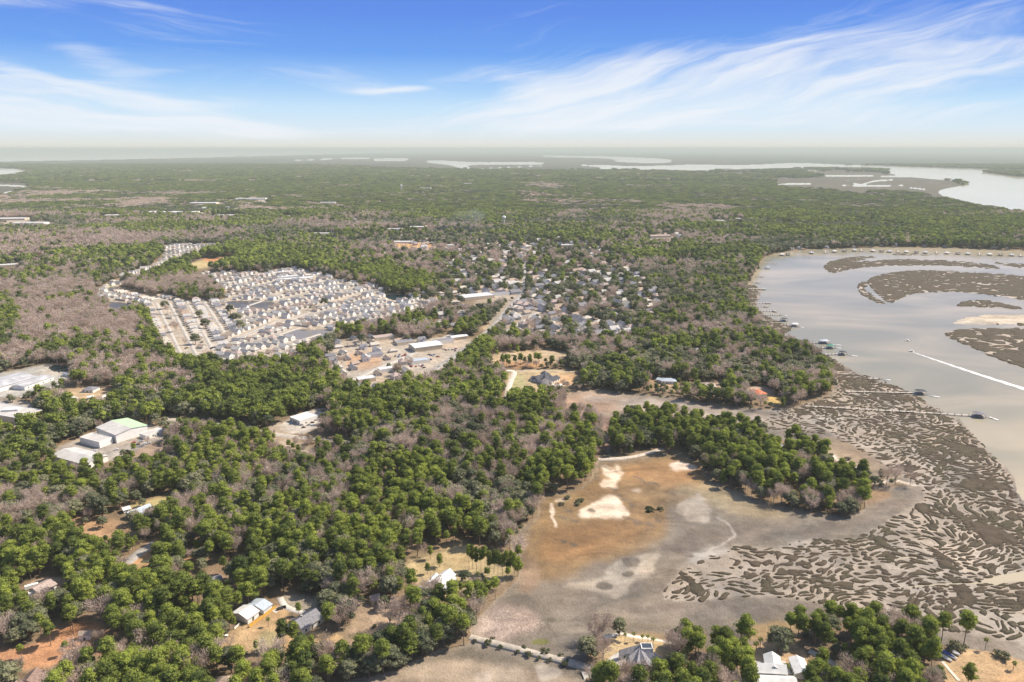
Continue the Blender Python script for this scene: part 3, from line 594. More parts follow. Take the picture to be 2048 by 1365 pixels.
# ---- roads: pale strips with their own clearing
roads = []
def road(pts, wm, label, c=(.40, .37, .33), z=1.12, name='road'):
    roads.append((pts, wm, label, c, z, name))
    pp = np.array(pts, float); wd = [max(1.5, wm*F/math.hypot(g3(x, y)[1], CAMH)*.8) for x, y in pts]
    k = stroke(pts, [q+3 for q in wd]); m = blur(k, 1); pt(m, (0, 0, 0, 0)); short(k, .55)
road([(940, 1273), (1000, 1288), (1060, 1303), (1110, 1316), (1158, 1328), (1185, 1337), (1215, 1342)], 4.2, 'pale causeway road across the tidal creek', (.40, .35, .285), 1.5)
road([(1196, 918), (1240, 917), (1270, 913), (1300, 905), (1325, 897)], 4.5, 'sandy track crossing to the wooded peninsula', (.55, .47, .38), 1.3, 'path')
road([(840, 757), (862, 744), (892, 725), (925, 702), (950, 682), (985, 655), (1010, 622), (1032, 600), (1050, 580), (1048, 560), (1050, 545), (1046, 525), (1052, 515)], 10, 'straight main road running through the town', (.36, .33, .295))
road([(1010, 667), (1035, 650), (1060, 635), (1075, 625)], 10, 'short side street beside grey roofs', (.44, .40, .35))
road([(1010, 742), (1022, 741), (1030, 745), (1022, 760), (1017, 775), (1014, 795), (1005, 803)], 7, 'pale curved driveway on the lawn beside the black and white house', (.60, .52, .43), 1.12, 'path')
road([(1030, 743), (1060, 741), (1120, 742), (1165, 745)], 2.5, 'thin lane behind the black and white house', (.48, .40, .32), 1.12, 'path')
road([(252, 1128), (270, 1112), (290, 1098), (312, 1084)], 8, 'grey asphalt road piece between the trees', (.36, .33, .30))
road([(700, 762), (740, 744), (790, 722), (830, 705), (870, 685), (905, 668)], 9, 'street through the commercial blocks', (.46, .42, .36))
road([(480, 855), (540, 868), (640, 880), (700, 886)], 8, 'street crossing the woods below the commercial lot', (.42, .37, .31))
road([(330, 838), (400, 846), (470, 852)], 8, 'street in the woods right of the warehouses', (.42, .37, .31))
road([(1075, 500), (1086, 480), (1100, 462), (1112, 448)], 10, 'far straight road leading to the horizon', (.46, .42, .36))
road([(560, 1195), (568, 1212), (580, 1218), (598, 1224), (610, 1225)], 4, 'curved pale driveway beside the grey hipped house', (.52, .48, .42), 1.12, 'path')
road([(547, 1224), (560, 1216), (572, 1214)], 3.5, 'parking spur with a black car', (.52, .48, .42), 1.12, 'path')
road([(403, 1148), (406, 1162), (402, 1172)], 4, 'pale driveway between dark oaks', (.55, .50, .44), 1.12, 'path')
road([(1222, 1335), (1235, 1320), (1255, 1310), (1275, 1312)], 9, 'wide pale paved forecourt of the star-roofed house', (.50, .47, .42), 1.12, 'path')
road([(1165, 1350), (1200, 1345), (1225, 1335)], 5, 'drive to the star-roofed house', (.50, .46, .40), 1.12, 'path')
road([(1618, 1302), (1640, 1312), (1665, 1325), (1690, 1345)], 4, 'sandy lane in the trees right of the white garage', (.55, .49, .42), 1.12, 'path')
road([(40, 795), (80, 782), (110, 772), (135, 762)], 5, 'service road in front of the long left warehouse', (.52, .48, .42))
road([(0, 690), (-200, 760)], 8, 'road at the left edge', (.42, .38, .33))
for a, b in (((312, 606), (365, 715)), ((338, 606), (396, 716)), ((372, 600), (425, 700)), ((405, 598), (448, 665)), ((238, 580), (345, 605)), ((236, 563), (330, 530)), ((330, 530), (400, 505)), ((420, 715), (600, 655)), ((450, 728), (640, 668)), ((415, 700), (560, 640)),
             ((470, 680), (620, 625)), ((480, 640), (700, 580)), ((560, 650), (760, 590)), ((470, 620), (560, 590)), ((640, 655), (800, 610)), ((690, 655), (860, 612)), ((450, 590), (640, 560))):
    road([a, ((a[0]+b[0])/2, (a[1]+b[1])/2), b], 5.5, 'street between the rows of houses', (.44, .40, .35))
# ------------------------------------------------------------------ the ground sheet
def sst(x, a, b):
    t = np.clip((x-a)/(b-a), 0, 1); return t*t*(3-2*t)
def jit(x, y, amp=1.0):
    px, py = to_px(x, y); d = np.hypot(x, y)
    s1 = 30.0; k = np.clip(1400/np.maximum(d, 1), .3, 1.2)*amp
    px = px+k*3.2*fbm(x/s1, y/s1, 3, 3); py = py+k*1.6*fbm(x/s1, y/s1, 3, 8)
    return px, py
cols = np.concatenate([[-5000, -2600, -1400, -900], np.arange(-520, 2600, 1.9), [2900, 3600, 5000, 8000]])
rows = np.concatenate([np.array([301.9, 302.2, 302.6]), np.arange(303, 340, .6), np.arange(340, 420, .8), np.arange(420, 700, 1.2), np.arange(700, 1560, 1.9), [1600, 1700, 1900, 2400, 4000]])
yy = g3(1024, rows)[1] if False else np.array([g3(1024, r)[1] for r in rows])
dist = yy
PX, PY = np.meshgrid(cols, rows)
zc = yy[:, None]*CP+(CAMH-1)*SP
GX = (PX-1024)/F*zc; GY = np.broadcast_to(yy[:, None], PX.shape).copy()
GX[-1] *= 3; GY[-1] = -400; 
jx, jy = jit(GX, GY)
_k = np.clip(900/np.maximum(np.hypot(GX, GY), 1), 0, 1.3); jx = jx+6.0*_k*fbm(GX/10, GY/10, 4, 14); jy = jy+3.4*_k*fbm(GX/10, GY/10, 4, 15)
gd = np.hypot(GX, GY)
wv = sst(samp(np.maximum(WAT, PMB), jx, jy), .35, .6); lv = sst(samp(LOW, jx, jy), .3, .7)
pdv = sst(samp(PMB, PX, PY), .3, .6)
micro = .12*fbm(GX/22, GY/22, 3, 21)*np.clip(1500/np.maximum(gd, 1), 0, 1)
GZ = 1.0-.72*lv+micro*(1-lv*.6)*.6
GZ = GZ*(1-wv)-1.3*wv
alb = samp(ALB, jx, jy)
big = fbm(GX/90, GY/90, 4, 31)[..., None]; mid = fbm(GX/14, GY/14, 3, 41)[..., None]*np.clip(1200/np.maximum(gd, 1), 0, 1)[..., None]
kfar = np.clip((gd-2500)/5000, 0, 1)[..., None]
veryb = fbm(GX/1500, GY/900, 4, 51)[..., None]
alb = alb*(1+.34*big+.26*mid+.5*veryb*kfar)
hue = fbm(GX/60+9, GY/60, 3, 61)[..., None]
alb = alb*(1+hue*np.array([.10, .0, -.12]))
alb = np.clip(alb, .02, .9)
n0, n1 = PX.shape
idx = np.arange(n0*n1).reshape(n0, n1)
quads = np.stack([idx[:-1, :-1], idx[1:, :-1], idx[1:, 1:], idx[:-1, 1:]], -1).reshape(-1, 4)
gm = bpy.data.materials.new("ground"); gm.use_nodes = True; n = NT(gm.node_tree); b = n.n['Principled BSDF']
at = n.add('ShaderNodeAttribute', attribute_name='alb'); geo = n.add('ShaderNodeNewGeometry'); P_ = geo.outputs['Position']
lowa = n.add('ShaderNodeAttribute', attribute_name='low')
def scaled(nt, v, s):
    q = nt.add('ShaderNodeVectorMath', operation='MULTIPLY'); nt.link(v, q.inputs[0]); q.inputs[1].default_value = s; return q.outputs[0]
f1 = n.noise(P_, .9, 5, .65); f2 = n.noise(P_, .14, 5, .6); f3 = n.noise(scaled(n, P_, (.05, .11, .05)), 1.0, 4, .6, 1.2)
k = n.m('ADD', n.m('MULTIPLY', n.mr(f1, .3, .7), .42), n.m('ADD', n.m('MULTIPLY', n.mr(f2, .3, .7), .30), n.m('MULTIPLY', n.mr(f3, .35, .65), .22)))
k = n.m('ADD', k, .53); k = n.m('ADD', 1.0, n.m('MULTIPLY', n.m('SUBTRACT', k, 1.0), n.m('SUBTRACT', 1.0, n.m('MULTIPLY', lowa.outputs['Fac'], .5))))
st = n.noise(scaled(n, P_, (.022, .035, .02)), 1.0, 5, .65, .8); k = n.m('MULTIPLY', k, n.m('ADD', 1.0, n.m('MULTIPLY', lowa.outputs['Fac'], n.m('MULTIPLY', .55, n.m('SUBTRACT', n.mr(st, .3, .7), .6)))))
sc_ = n.add('ShaderNodeVectorMath', operation='SCALE'); n.link(at.outputs['Color'], sc_.inputs[0]); n.link(k, sc_.inputs['Scale'])
n.link(sc_.outputs[0], b.inputs['Base Color'])
rgh = n.m('SUBTRACT', .95, n.m('MULTIPLY', lowa.outputs['Fac'], n.mr(f2, .35, .7, .2, .6)))
n.link(rgh, b.inputs['Roughness']); b.inputs['Specular IOR Level'].default_value = .25
bn = n.add('ShaderNodeBump'); bn.inputs['Strength'].default_value = .7; bn.inputs['Distance'].default_value = .8
n.link(n.m('ADD', f1, n.m('MULTIPLY', f2, 1.5)), bn.inputs['Height']); n.link(bn.outputs[0], b.inputs['Normal'])
gme = npmesh("ground", np.stack([GX, GY, GZ], -1).reshape(-1, 3), quads[:, ::1], gm, True)
fattr(gme, 'alb', np.concatenate([alb, np.ones((n0, n1, 1))], -1).reshape(-1, 4).astype(np.float32), 'FLOAT_COLOR')
fattr(gme, 'low', lv.ravel().astype(np.float32))
tag(link("ground", gme), 'sandy and muddy coastal lowland', kind='structure')
# ------------------------------------------------------------------ water
def watermat(name, deep, shoal, rough=.22, wscale=.35, bstr=.25, spec=.35):
    m = bpy.data.materials.new(name); m.use_nodes = True; n = NT(m.node_tree); b = n.n['Principled BSDF']
    P = n.add('ShaderNodeNewGeometry').outputs['Position']
    f = n.noise(scaled(n, P, (.0035, .007, .005)), 1.0, 4, .55, .8); f2 = n.noise(scaled(n, P, (.0011, .0016, .001)), 1.0, 3, .5, .6)
    n.link(n.mix(n.mr(n.m('ADD', n.m('MULTIPLY', f, .5), n.m('MULTIPLY', f2, .5)), .36, .64), deep, shoal), b.inputs['Base Color'])
    b.inputs['Roughness'].default_value = rough; b.inputs['IOR'].default_value = 1.33; b.inputs['Specular IOR Level'].default_value = spec
    bn = n.add('ShaderNodeBump'); bn.inputs['Strength'].default_value = bstr; bn.inputs['Distance'].default_value = .5
    n.link(n.noise(P, wscale, 3, .6), bn.inputs['Height']); n.link(bn.outputs[0], b.inputs['Normal'])
    return m
def sheet(name, x0, x1, y0, y1, z, m, label):
    me = bpy.data.meshes.new(name); me.from_pydata([(x0, y0, z), (x1, y0, z), (x1, y1, z), (x0, y1, z)], [], [(0, 1, 2, 3)]); me.materials.append(m)
    return tag(link(name, me), label, kind='structure')
wr = watermat('river_water', (.255, .245, .185), (.45, .38, .27), .14, .35, .15, .2); wp = watermat('sound_water', (.62, .52, .36), (.70, .58, .41), .08, .35, .03, .3)
sheet('river', -300, 4200, 250, 2330, 0, wr, 'wide tidal river')
sheet('sound', -12000, 12000, 2330, 13500, 0, wp, 'pale open sound')
sheet('ocean', -160000, 160000, 13500, 260000, 0, wp, 'pale ocean on the horizon')
wk = watermat('pond_water', (.085, .08, .07), (.11, .10, .085), .3, .5, .08, .2); wk2 = watermat('pond_water_brown', (.20, .18, .14), (.25, .22, .17), .15, .5, .1); wk3 = watermat('pond_water_dark', (.015, .03, .04), (.02, .035, .045), .12)
for i, (nm, q, lb) in enumerate(ponds):
    pts = [g3(x, y, .35) for x, y in chaikin([((x-np.mean([p[0] for p in q]))*1.12+np.mean([p[0] for p in q]), (y-np.mean([p[1] for p in q]))*1.15+np.mean([p[1] for p in q])) for x, y in q], 1)]
    me = bpy.data.meshes.new(nm); me.from_pydata([(a, b_, .35) for a, b_ in pts], [], [tuple(range(len(pts)-1, -1, -1))]); me.materials.append([wk, wk, wk2, wk3, wk3, wk][i])
    tag(link(nm, me), lb, kind='structure')
# ------------------------------------------------------------------ marsh grass islets (real banks about 0.8 m high)
mg = bpy.data.materials.new("marsh_grass"); mg.use_nodes = True; n = NT(mg.node_tree); b = n.n['Principled BSDF']
P = n.add('ShaderNodeNewGeometry').outputs['Position']; hb = n.add('ShaderNodeAttribute', attribute_name='bank')
fa = n.noise(P, 1.1, 5, .7); fb = n.noise(P, .025, 4, .6); fc = n.noise(P, .12, 4, .6)
c1 = n.mix(n.mr(fb, .38, .62), (.080, .060, .043), (.072, .066, .040)); c1 = n.mix(n.mr(fc, .35, .7, 0, .6), c1, (.135, .105, .075))
c1 = n.mix(n.mr(fa, .4, .75, 0, .55), c1, (.17, .13, .09))
c1 = n.mix(n.m('MULTIPLY', hb.outputs['Fac'], .75), c1, (.050, .041, .030))
n.link(c1, b.inputs['Base Color']); b.inputs['Roughness'].default_value = .95; b.inputs['Specular IOR Level'].default_value = .1
bn = n.add('ShaderNodeBump'); bn.inputs['Strength'].default_value = .8; bn.inputs['Distance'].default_value = 1.0
n.link(fa, bn.inputs['Height']); n.link(bn.outputs[0], b.inputs['Normal'])
def islets(x0, x1, y0, y1, s, cx, cy, seed, label, wmin=.10, pmax=None):
    xs = np.arange(x0, x1, s); ys = np.arange(y0, y1, s); X_, Y_ = np.meshgrid(xs, ys)
    px, py = to_px(X_, Y_); d = samp(ISL, px, py)*(px < MX1-5)*(px > MX0+5)*(py < MY1-5)
    if pmax: d = d*pmax(px, py)
    wx = X_+15*fbm(X_/38, Y_/38, 3, seed); wy = Y_+15*fbm(X_/38, Y_/38, 3, seed+4)
    an = .55+1.1*fbm(X_/170, Y_/170, 2, seed+7)
    p = 0*X_; ca, sa = np.cos(.25), np.sin(.25)
    bend = 26*fbm(X_/90, Y_/90, 2, seed+7)
    u = (wx*ca+wy*sa)/cx; v = (-wx*sa+wy*ca+bend)/cy
    f1, f2, cid = worley(u, v, seed)
    an_ = fbm(u*1.05, v*1.15, 3, seed+31)
    e = .74*(f2-f1)+.5*an_+.09
    lowb = fbm(X_/45, Y_/45, 3, seed+13)
    th_ = wmin+.52*(1-d)+.14*lowb+.22*(cid-.5)*(1-d*.7)
    f = e-th_
    solid = (fbm(X_/26, Y_/40, 3, seed+17)-.62+.62*d)*.6-.02
    f = np.maximum(f, np.minimum(solid, .5))
    rip = .035*fbm(X_/3.2, Y_/3.2, 2, seed+19)
    f = f+rip
    f = np.where(d < .06, -1, f-np.clip((.3-d)*1.6, 0, 1))
    h = .20+.85*sst(f, -.03, .16)+.12*fbm(X_/5, Y_/5, 2, seed+23)
    h = np.where(f < -.02, .2+(f+.02)*8, h)
    keep = f > -.045
    kq = keep[:-1, :-1] | keep[1:, :-1] | keep[:-1, 1:] | keep[1:, 1:]
    kq &= (d[:-1, :-1] > .05)
    ii = np.arange(X_.size).reshape(X_.shape)
    q = np.stack([ii[:-1, :-1], ii[:-1, 1:], ii[1:, 1:], ii[1:, :-1]], -1)[kq]
    used, inv_ = np.unique(q, return_inverse=True)
    V = np.stack([X_.ravel()[used], Y_.ravel()[used], h.ravel()[used]], -1)
    me = npmesh("marsh_grass", V, inv_.reshape(-1, 4), mg, True)
    fattr(me, 'bank', (1-sst(f, -.01, .16)).ravel()[used].astype(np.float32))
    o = link("marsh_grass", me); tag(o, label, kind='stuff'); return o
islets(60, 760, 372, 905, .75, 10.5, 4.6, 5, 'brown cord grass islets divided by winding pale mud channels')
islets(300, 720, 880, 1680, 1.4, 20, 6, 9, 'brown marsh strips along the wooded river bank', pmax=lambda px, py: (px < 1712) & (py > 570))
islets(560, 2300, 905, 2250, 2.6, 30, 16, 15, 'dark marsh grass on the river islands', wmin=.05, pmax=lambda px, py: (px > 1690) | (py < 570))
# ------------------------------------------------------------------ roads and paths
for pts, wm, label, c, z, name in roads:
    p = chaikin_open = np.array(pts, float)
    for _ in range(2):
        q = np.empty((2*len(p)-2, 2)); q[0::2] = .75*p[:-1]+.25*p[1:]; q[1::2] = .25*p[:-1]+.75*p[1:]
        p = np.vstack([p[:1], q, p[-1:]])
    w3 = np.array([g3(x, y, z) for x, y in p]); t = np.gradient(w3, axis=0); t /= np.linalg.norm(t, axis=1)[:, None]+1e-9
    nrm = np.stack([-t[:, 1], t[:, 0]], 1)*wm/2; k_ = len(w3)
    L, Rr = w3+nrm, w3-nrm; L2, R2 = w3+nrm*1.25, w3-nrm*1.25
    V = np.vstack([np.c_[L2, np.full(k_, .1)], np.c_[L, np.full(k_, z)], np.c_[Rr, np.full(k_, z)], np.c_[R2, np.full(k_, .1)]])
    fs = [(j*k_+i, (j+1)*k_+i, (j+1)*k_+i+1, j*k_+i+1) for j in range(3) for i in range(k_-1)]
    mn = 'pavement_%d' % (c[0]*100)
    rm = bpy.data.materials.get(mn) or mat(mn, c, .9, .2, .2, 2.0, .18, .25)
    tag(link(name, npmesh(name, V, np.array(fs)[:, ::-1], rm)), label, kind='structure')
# ------------------------------------------------------------------ trees
def leafmat(name, dark, light, trans=.25, rvar=1.0):
    m = bpy.data.materials.new(name); m.use_nodes = True; n = NT(m.node_tree); n.n.clear()
    out = n.add('ShaderNodeOutputMaterial'); df = n.add('ShaderNodeBsdfDiffuse'); tr = n.add('ShaderNodeBsdfTranslucent'); mx = n.add('ShaderNodeMixShader')
    oi = n.add('ShaderNodeObjectInfo'); at = n.add('ShaderNodeAttribute', attribute_name='tint')
    g = n.add('ShaderNodeNewGeometry')
    big = n.noise(g.outputs['Position'], .012, 3, .6)
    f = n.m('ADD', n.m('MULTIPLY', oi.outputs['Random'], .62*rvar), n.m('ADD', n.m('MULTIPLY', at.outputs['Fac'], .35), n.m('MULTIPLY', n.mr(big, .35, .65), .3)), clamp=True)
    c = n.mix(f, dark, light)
    n.link(c, df.inputs[0]); n.link(c, tr.inputs[0]); mx.inputs[0].default_value = trans
    n.link(df.outputs[0], mx.inputs[1]); n.link(tr.outputs[0], mx.inputs[2]); n.link(mx.outputs[0], out.inputs[0]); return m
M_PINE = leafmat('pine_needles', (.058, .086, .038), (.36, .41, .080), .37)
M_OAK = leafmat('oak_leaves', (.055, .075, .044), (.29, .285, .165), .3)
M_TWIG = leafmat('bare_twigs', (.38, .285, .22), (.66, .53, .44), .3)
M_SHRUB = leafmat('shrub_leaves', (.060, .075, .035), (.22, .21, .12), .2)
M_PALM = leafmat('palm_fronds', (.08, .11, .03), (.26, .27, .08), .3)
M_BARK = mat('bark', (.20, .145, .11), .95, .1, 0, 1, .3, 1.5); M_GBARK = mat('grey_bark', (.33, .27, .235), .95, .1, 0, 1, .25, 1.0)
def rdir(r, n_):
    v = r.normal(size=(n_, 3)); return v/np.linalg.norm(v, axis=1)[:, None]
ICO = None
def ico():
    global ICO
    if ICO is None:
        t = (1+5**.5)/2
        v = np.array([(-1, t, 0), (1, t, 0), (-1, -t, 0), (1, -t, 0), (0, -1, t), (0, 1, t), (0, -1, -t), (0, 1, -t), (t, 0, -1), (t, 0, 1), (-t, 0, -1), (-t, 0, 1)], float)
        v /= np.linalg.norm(v[0])
        f = np.array([(0, 11, 5), (0, 5, 1), (0, 1, 7), (0, 7, 10), (0, 10, 11), (1, 5, 9), (5, 11, 4), (11, 10, 2), (10, 7, 6), (7, 1, 8), (3, 9, 4), (3, 4, 2), (3, 2, 6), (3, 6, 8), (3, 8, 9), (4, 9, 5), (2, 4, 11), (6, 2, 10), (8, 6, 7), (9, 8, 1)])
        ICO = (v, f)
    return ICO
def crown_mesh(name, puffs, per, leaf, m, r, tilt=.55, core=.72, upbias=.35, flat=1.0):
    """puffs: (x,y,z,rx,rz,tint); leaf quads hug each puff, a ragged core fills it"""
    V = []; Fq = []; T = []
    iv, if_ = ico(); k = 0
    for (x, y, z, rx, rz, tn) in puffs:
        if core:
            v = iv*np.array([rx, rx, rz])*core*(1+.22*r.normal(size=(12, 1)))+[x, y, z]
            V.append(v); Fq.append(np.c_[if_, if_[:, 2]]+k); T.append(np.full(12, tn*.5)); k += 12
        d = rdir(r, per); d[:, 2] = np.where(r.random(per) < upbias, np.abs(d[:, 2]), d[:, 2])
        c = d*np.array([rx, rx, rz])*(.72+.38*r.random((per, 1)))+[x, y, z]
        nn = d+tilt*r.normal(size=(per, 3)); nn /= np.linalg.norm(nn, axis=1)[:, None]
        a = np.cross(nn, rdir(r, per)); a /= np.linalg.norm(a, axis=1)[:, None]; b_ = np.cross(nn, a)
        s = leaf*(.55+.9*r.random((per, 1)))
        v = np.stack([c-a*s-b_*s*.5, c+a*s*.3-b_*s, c+a*s+b_*s*.6, c-a*s*.4+b_*s], 1).reshape(-1, 3)
        V.append(v); Fq.append(np.arange(per*4).reshape(-1, 4)+k); T.append(np.repeat(np.clip(tn+.25*r.normal(size=per), -1, 1), 4)); k += per*4
    V = np.vstack(V); me = bpy.data.meshes.new(name); fq = np.vstack(Fq)
    tri = fq[:, 2] == fq[:, 3]; faces = [tuple(q[:3]) if t_ else tuple(q) for q, t_ in zip(fq.tolist(), tri)]
    me.from_pydata(V.tolist(), [], faces); me.update(); me.materials.append(m); fattr(me, 'tint', np.concatenate(T).astype(np.float32)); return me
def trunk_mesh(name, h, r0, r1, m, limbs, r, lean=.4, n_=5):
    b = MB(); p = Vector((0, 0, -.3)); x = Vector((0, 0, 0)); pts = [p]
    for i in range(1, 4): pts.append(Vector((lean*r.normal()*i*.4, lean*r.normal()*i*.4, h*i/3)))
    for i in range(3): b.tube(pts[i], pts[i+1], r0+(r1-r0)*i/3, r0+(r1-r0)*(i+1)/3, n_, i == 2)
    for (a, z0, L, rise) in limbs:
        s = pts[min(2, int(z0/h*3))].lerp(pts[min(3, int(z0/h*3)+1)], (z0/h*3) % 1)
        b.tube(s, s+Vector((math.cos(a)*L, math.sin(a)*L, rise)), r1*.9, r1*.3, 4, False)
    return b.mesh(name, m)
def pine(v, lod):
    r = np.random.default_rng(100+v); h = 16+4*r.random(); R_ = 4.2+1.3*r.random(); lo = (.45, .62, .38, .55, .66, .5)[v % 6]
    pf = []; n_ = (16, 9, 5)[lod]
    for i in range(n_):
        t = (i+.5)/n_; z = h*(lo+(1-lo)*t); rr = R_*(1.05-.62*max(0, (t-.35)/.65)**1.5)*(1 if t > .15 else .8); a = i*2.4+r.random()
        q = rr*.62*(r.random()**.5) if i < n_-1 else 0
        s = (1.0+.9*r.random())*(1.25 if lod else 1.0)*R_/4*(1, 1.25, 1.7)[lod]
        pf.append((q*math.cos(a), q*math.sin(a), z, s*1.2, s*.72, r.random()*.9+.1*t))
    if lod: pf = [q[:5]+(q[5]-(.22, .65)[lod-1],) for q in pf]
    me = crown_mesh('crown', pf, (95, 26, 7)[lod], (.31, .6, 1.3)[lod], M_PINE, r, .45, .66 if lod < 2 else .88, .6)
    limbs = [(r.random()*6.3, h*(lo-.05+.4*r.random()), 1.8+r.random(), .8) for _ in range((9, 4, 0)[lod])]
    return me, trunk_mesh('trunk', h*.93, .26, .10, M_BARK, limbs, r, .35, (6, 4, 3)[lod]), R_, h
def oak(v, lod):
    r = np.random.default_rng(200+v); h = 11+4*r.random(); R_ = 5.0+1.8*r.random(); pf = []; n_ = (22, 11, 6)[lod]
    for i in range(n_):
        t = (i+.5)/n_; ph = t*1.5; rad = R_*math.cos(ph*.9)*.80; a = i*2.4+.5*r.random(); z = h*(.42+.46*math.sin(ph))
        s = (1.35+.9*r.random())*R_/6*(1, 1.35, 1.9)[lod]
        pf.append((rad*math.cos(a), rad*math.sin(a), z, s*1.25, s*.9, r.random()))
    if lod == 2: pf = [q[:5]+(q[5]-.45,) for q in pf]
    me = crown_mesh('crown', pf, (46, 22, 7)[lod], (.34, .6, 1.2)[lod], M_OAK, r, .42, .78 if lod < 2 else .9, .5)
    limbs = [(r.random()*6.3, h*(.25+.3*r.random()), 3+1.5*r.random(), 3) for _ in range((7, 3, 0)[lod])]
    return me, trunk_mesh('trunk', h*.7, .42, .2, M_BARK, limbs, r, .5, (6, 4, 3)[lod]), R_, h
def bare(v, lod):
    r = np.random.default_rng(300+v); h = 12.5+4*r.random(); R_ = 4.2+1.5*r.random()
    b = MB(); b.tube((0, 0, -.3), (0, 0, h*.5), .26, .16, 5); tips = []
    nb = (13, 7, 5)[lod]
    for i in range(nb):
        a = i*2.4+r.random(); z0 = h*(.28+.25*r.random()); L = R_*(.5+.5*r.random()); z1 = h*(.58+.3*r.random())
        e = Vector((math.cos(a)*L*.62, math.sin(a)*L*.62, z1)); b.tube((0, 0, z0), e, .13, .07, 3, False)
        for j in range((3, 2, 1)[lod]):
            a2 = a+r.normal()*.6; e2 = e+Vector((math.cos(a2)*L*.42, math.sin(a2)*L*.42, h*(.08+.14*r.random()))); b.tube(e, e2, .07, .04, 3, False); tips.append(e2)
        tips.append(e)
    tr = b.mesh('trunk', M_GBARK)
    # a haze of twigs: thin slivers fanning up and out
    n_ = (1300, 420, 110)[lod]; T = np.array([tuple(t) for t in tips]); base = T[r.integers(0, len(T), n_)]+r.normal(size=(n_, 3))*R_*(.20, .24, .3)[lod]
    c0 = np.array([0, 0, h*.45]); d = base-c0; d /= np.linalg.norm(d, axis=1)[:, None]; d = d+.55*r.normal(size=(n_, 3)); d[:, 2] += .25; d /= np.linalg.norm(d, axis=1)[:, None]
    L = ((.9, 1.3, 2.0)[lod]*(.5+r.random((n_, 1)))); w_ = (.10, .23, .75)[lod]
    s = np.cross(d, rdir(r, n_)); s /= np.linalg.norm(s, axis=1)[:, None]; s *= w_
    V = np.stack([base-s, base+s, base+d*L+s*.4, base+d*L-s*.4], 1).reshape(-1, 3)
    me = npmesh('crown', V, np.arange(n_*4).reshape(-1, 4), M_TWIG); fattr(me, 'tint', np.repeat(r.random(n_), 4).astype(np.float32))
    return me, tr, R_, h
def shrub(v, lod):
    r = np.random.default_rng(400+v); R_ = 1.6+1.1*r.random(); pf = [(R_*.6*r.normal(), R_*.6*r.normal(), .9+.8*r.random(), 1.0+.6*r.random(), .8+.3*r.random(), r.random()) for _ in range((6, 4, 3)[lod])]
    me = crown_mesh('foliage', pf, (34, 16, 6)[lod], (.28, .45, .8)[lod], M_SHRUB, r, .6)
    b = MB()
    for i in range(3): b.tube((0, 0, -.2), (r.normal()*.5, r.normal()*.5, 1.2), .06, .03, 3)
    return me, b.mesh('stem', M_BARK), R_, 2
def palm(v, lod):
    r = np.random.default_rng(500+v); h = 5+3*r.random(); b = MB(); b.tube((0, 0, -.2), (.2, .1, h), .2, .17, 6)
    V = []; k = 0; T = []
    for i in range(22):
        a = i*2.4; up = .9-1.5*(i/22); L = 1.9
        d0 = np.array([math.cos(a), math.sin(a), up]); d0 /= np.linalg.norm(d0); s = np.cross(d0, [0, 0, 1]); s /= np.linalg.norm(s)
        p0 = np.array([.2, .1, h]); p1 = p0+d0*L*.55; p2 = p1+(d0*.5+np.array([0, 0, -.45]))*L
        V += [p0-s*.06, p0+s*.06, p1+s*.42, p1-s*.42, p1-s*.42, p1+s*.42, p2+s*.12, p2-s*.12]; T += [r.random()]*8
    me = npmesh('crown', np.array(V), np.arange(len(V)).reshape(-1, 4), M_PALM); fattr(me, 'tint', np.array(T, np.float32)); return me, b.mesh('trunk', M_GBARK), 2, h
KINDS = {'pine': (pine, 6), 'oak': (oak, 5), 'bare': (bare, 5), 'shrub': (shrub, 4)}
LIB = {k: [[f(v, lod) for v in range(nv)] for lod in range(3)] for k, (f, nv) in KINDS.items()}
PALMS = [palm(v, 0) for v in range(3)]
# joined crown+trunk meshes for the woods too far to single out
def joined(me, tr, name):
    nm = bpy.data.meshes.new(name); va = [v.co[:] for v in me.vertices]; vb = [v.co[:] for v in tr.vertices]; k = len(va)
    fs = [tuple(p.vertices) for p in me.polygons]+[tuple(i+k for i in p.vertices) for p in tr.polygons]
    nm.from_pydata(va+vb, [], fs); nm.materials.append(me.materials[0]); nm.materials.append(tr.materials[0])
    mi = np.zeros(len(fs), np.int32); mi[len(me.polygons):] = 1; nm.polygons.foreach_set('material_index', mi)
    t = np.zeros(len(me.vertices), np.float32); me.attributes['tint'].data.foreach_get('value', t); fattr(nm, 'tint', np.concatenate([t, np.full(len(vb), .5, np.float32)])); return nm
def clump(kind, v):
    """a 34 m patch of far canopy"""
    r = np.random.default_rng(700+v); m = {'pine': M_PINE, 'oak': M_OAK, 'bare': M_TWIG}[kind]; h = {'pine': 16, 'oak': 11, 'bare': 12}[kind]
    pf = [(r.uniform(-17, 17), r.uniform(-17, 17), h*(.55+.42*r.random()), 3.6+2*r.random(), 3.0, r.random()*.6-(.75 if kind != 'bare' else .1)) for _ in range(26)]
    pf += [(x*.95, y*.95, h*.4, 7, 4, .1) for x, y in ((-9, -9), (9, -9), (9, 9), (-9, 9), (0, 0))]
    return crown_mesh('far_canopy', pf, 5, 2.0, m, r, .5, .95)
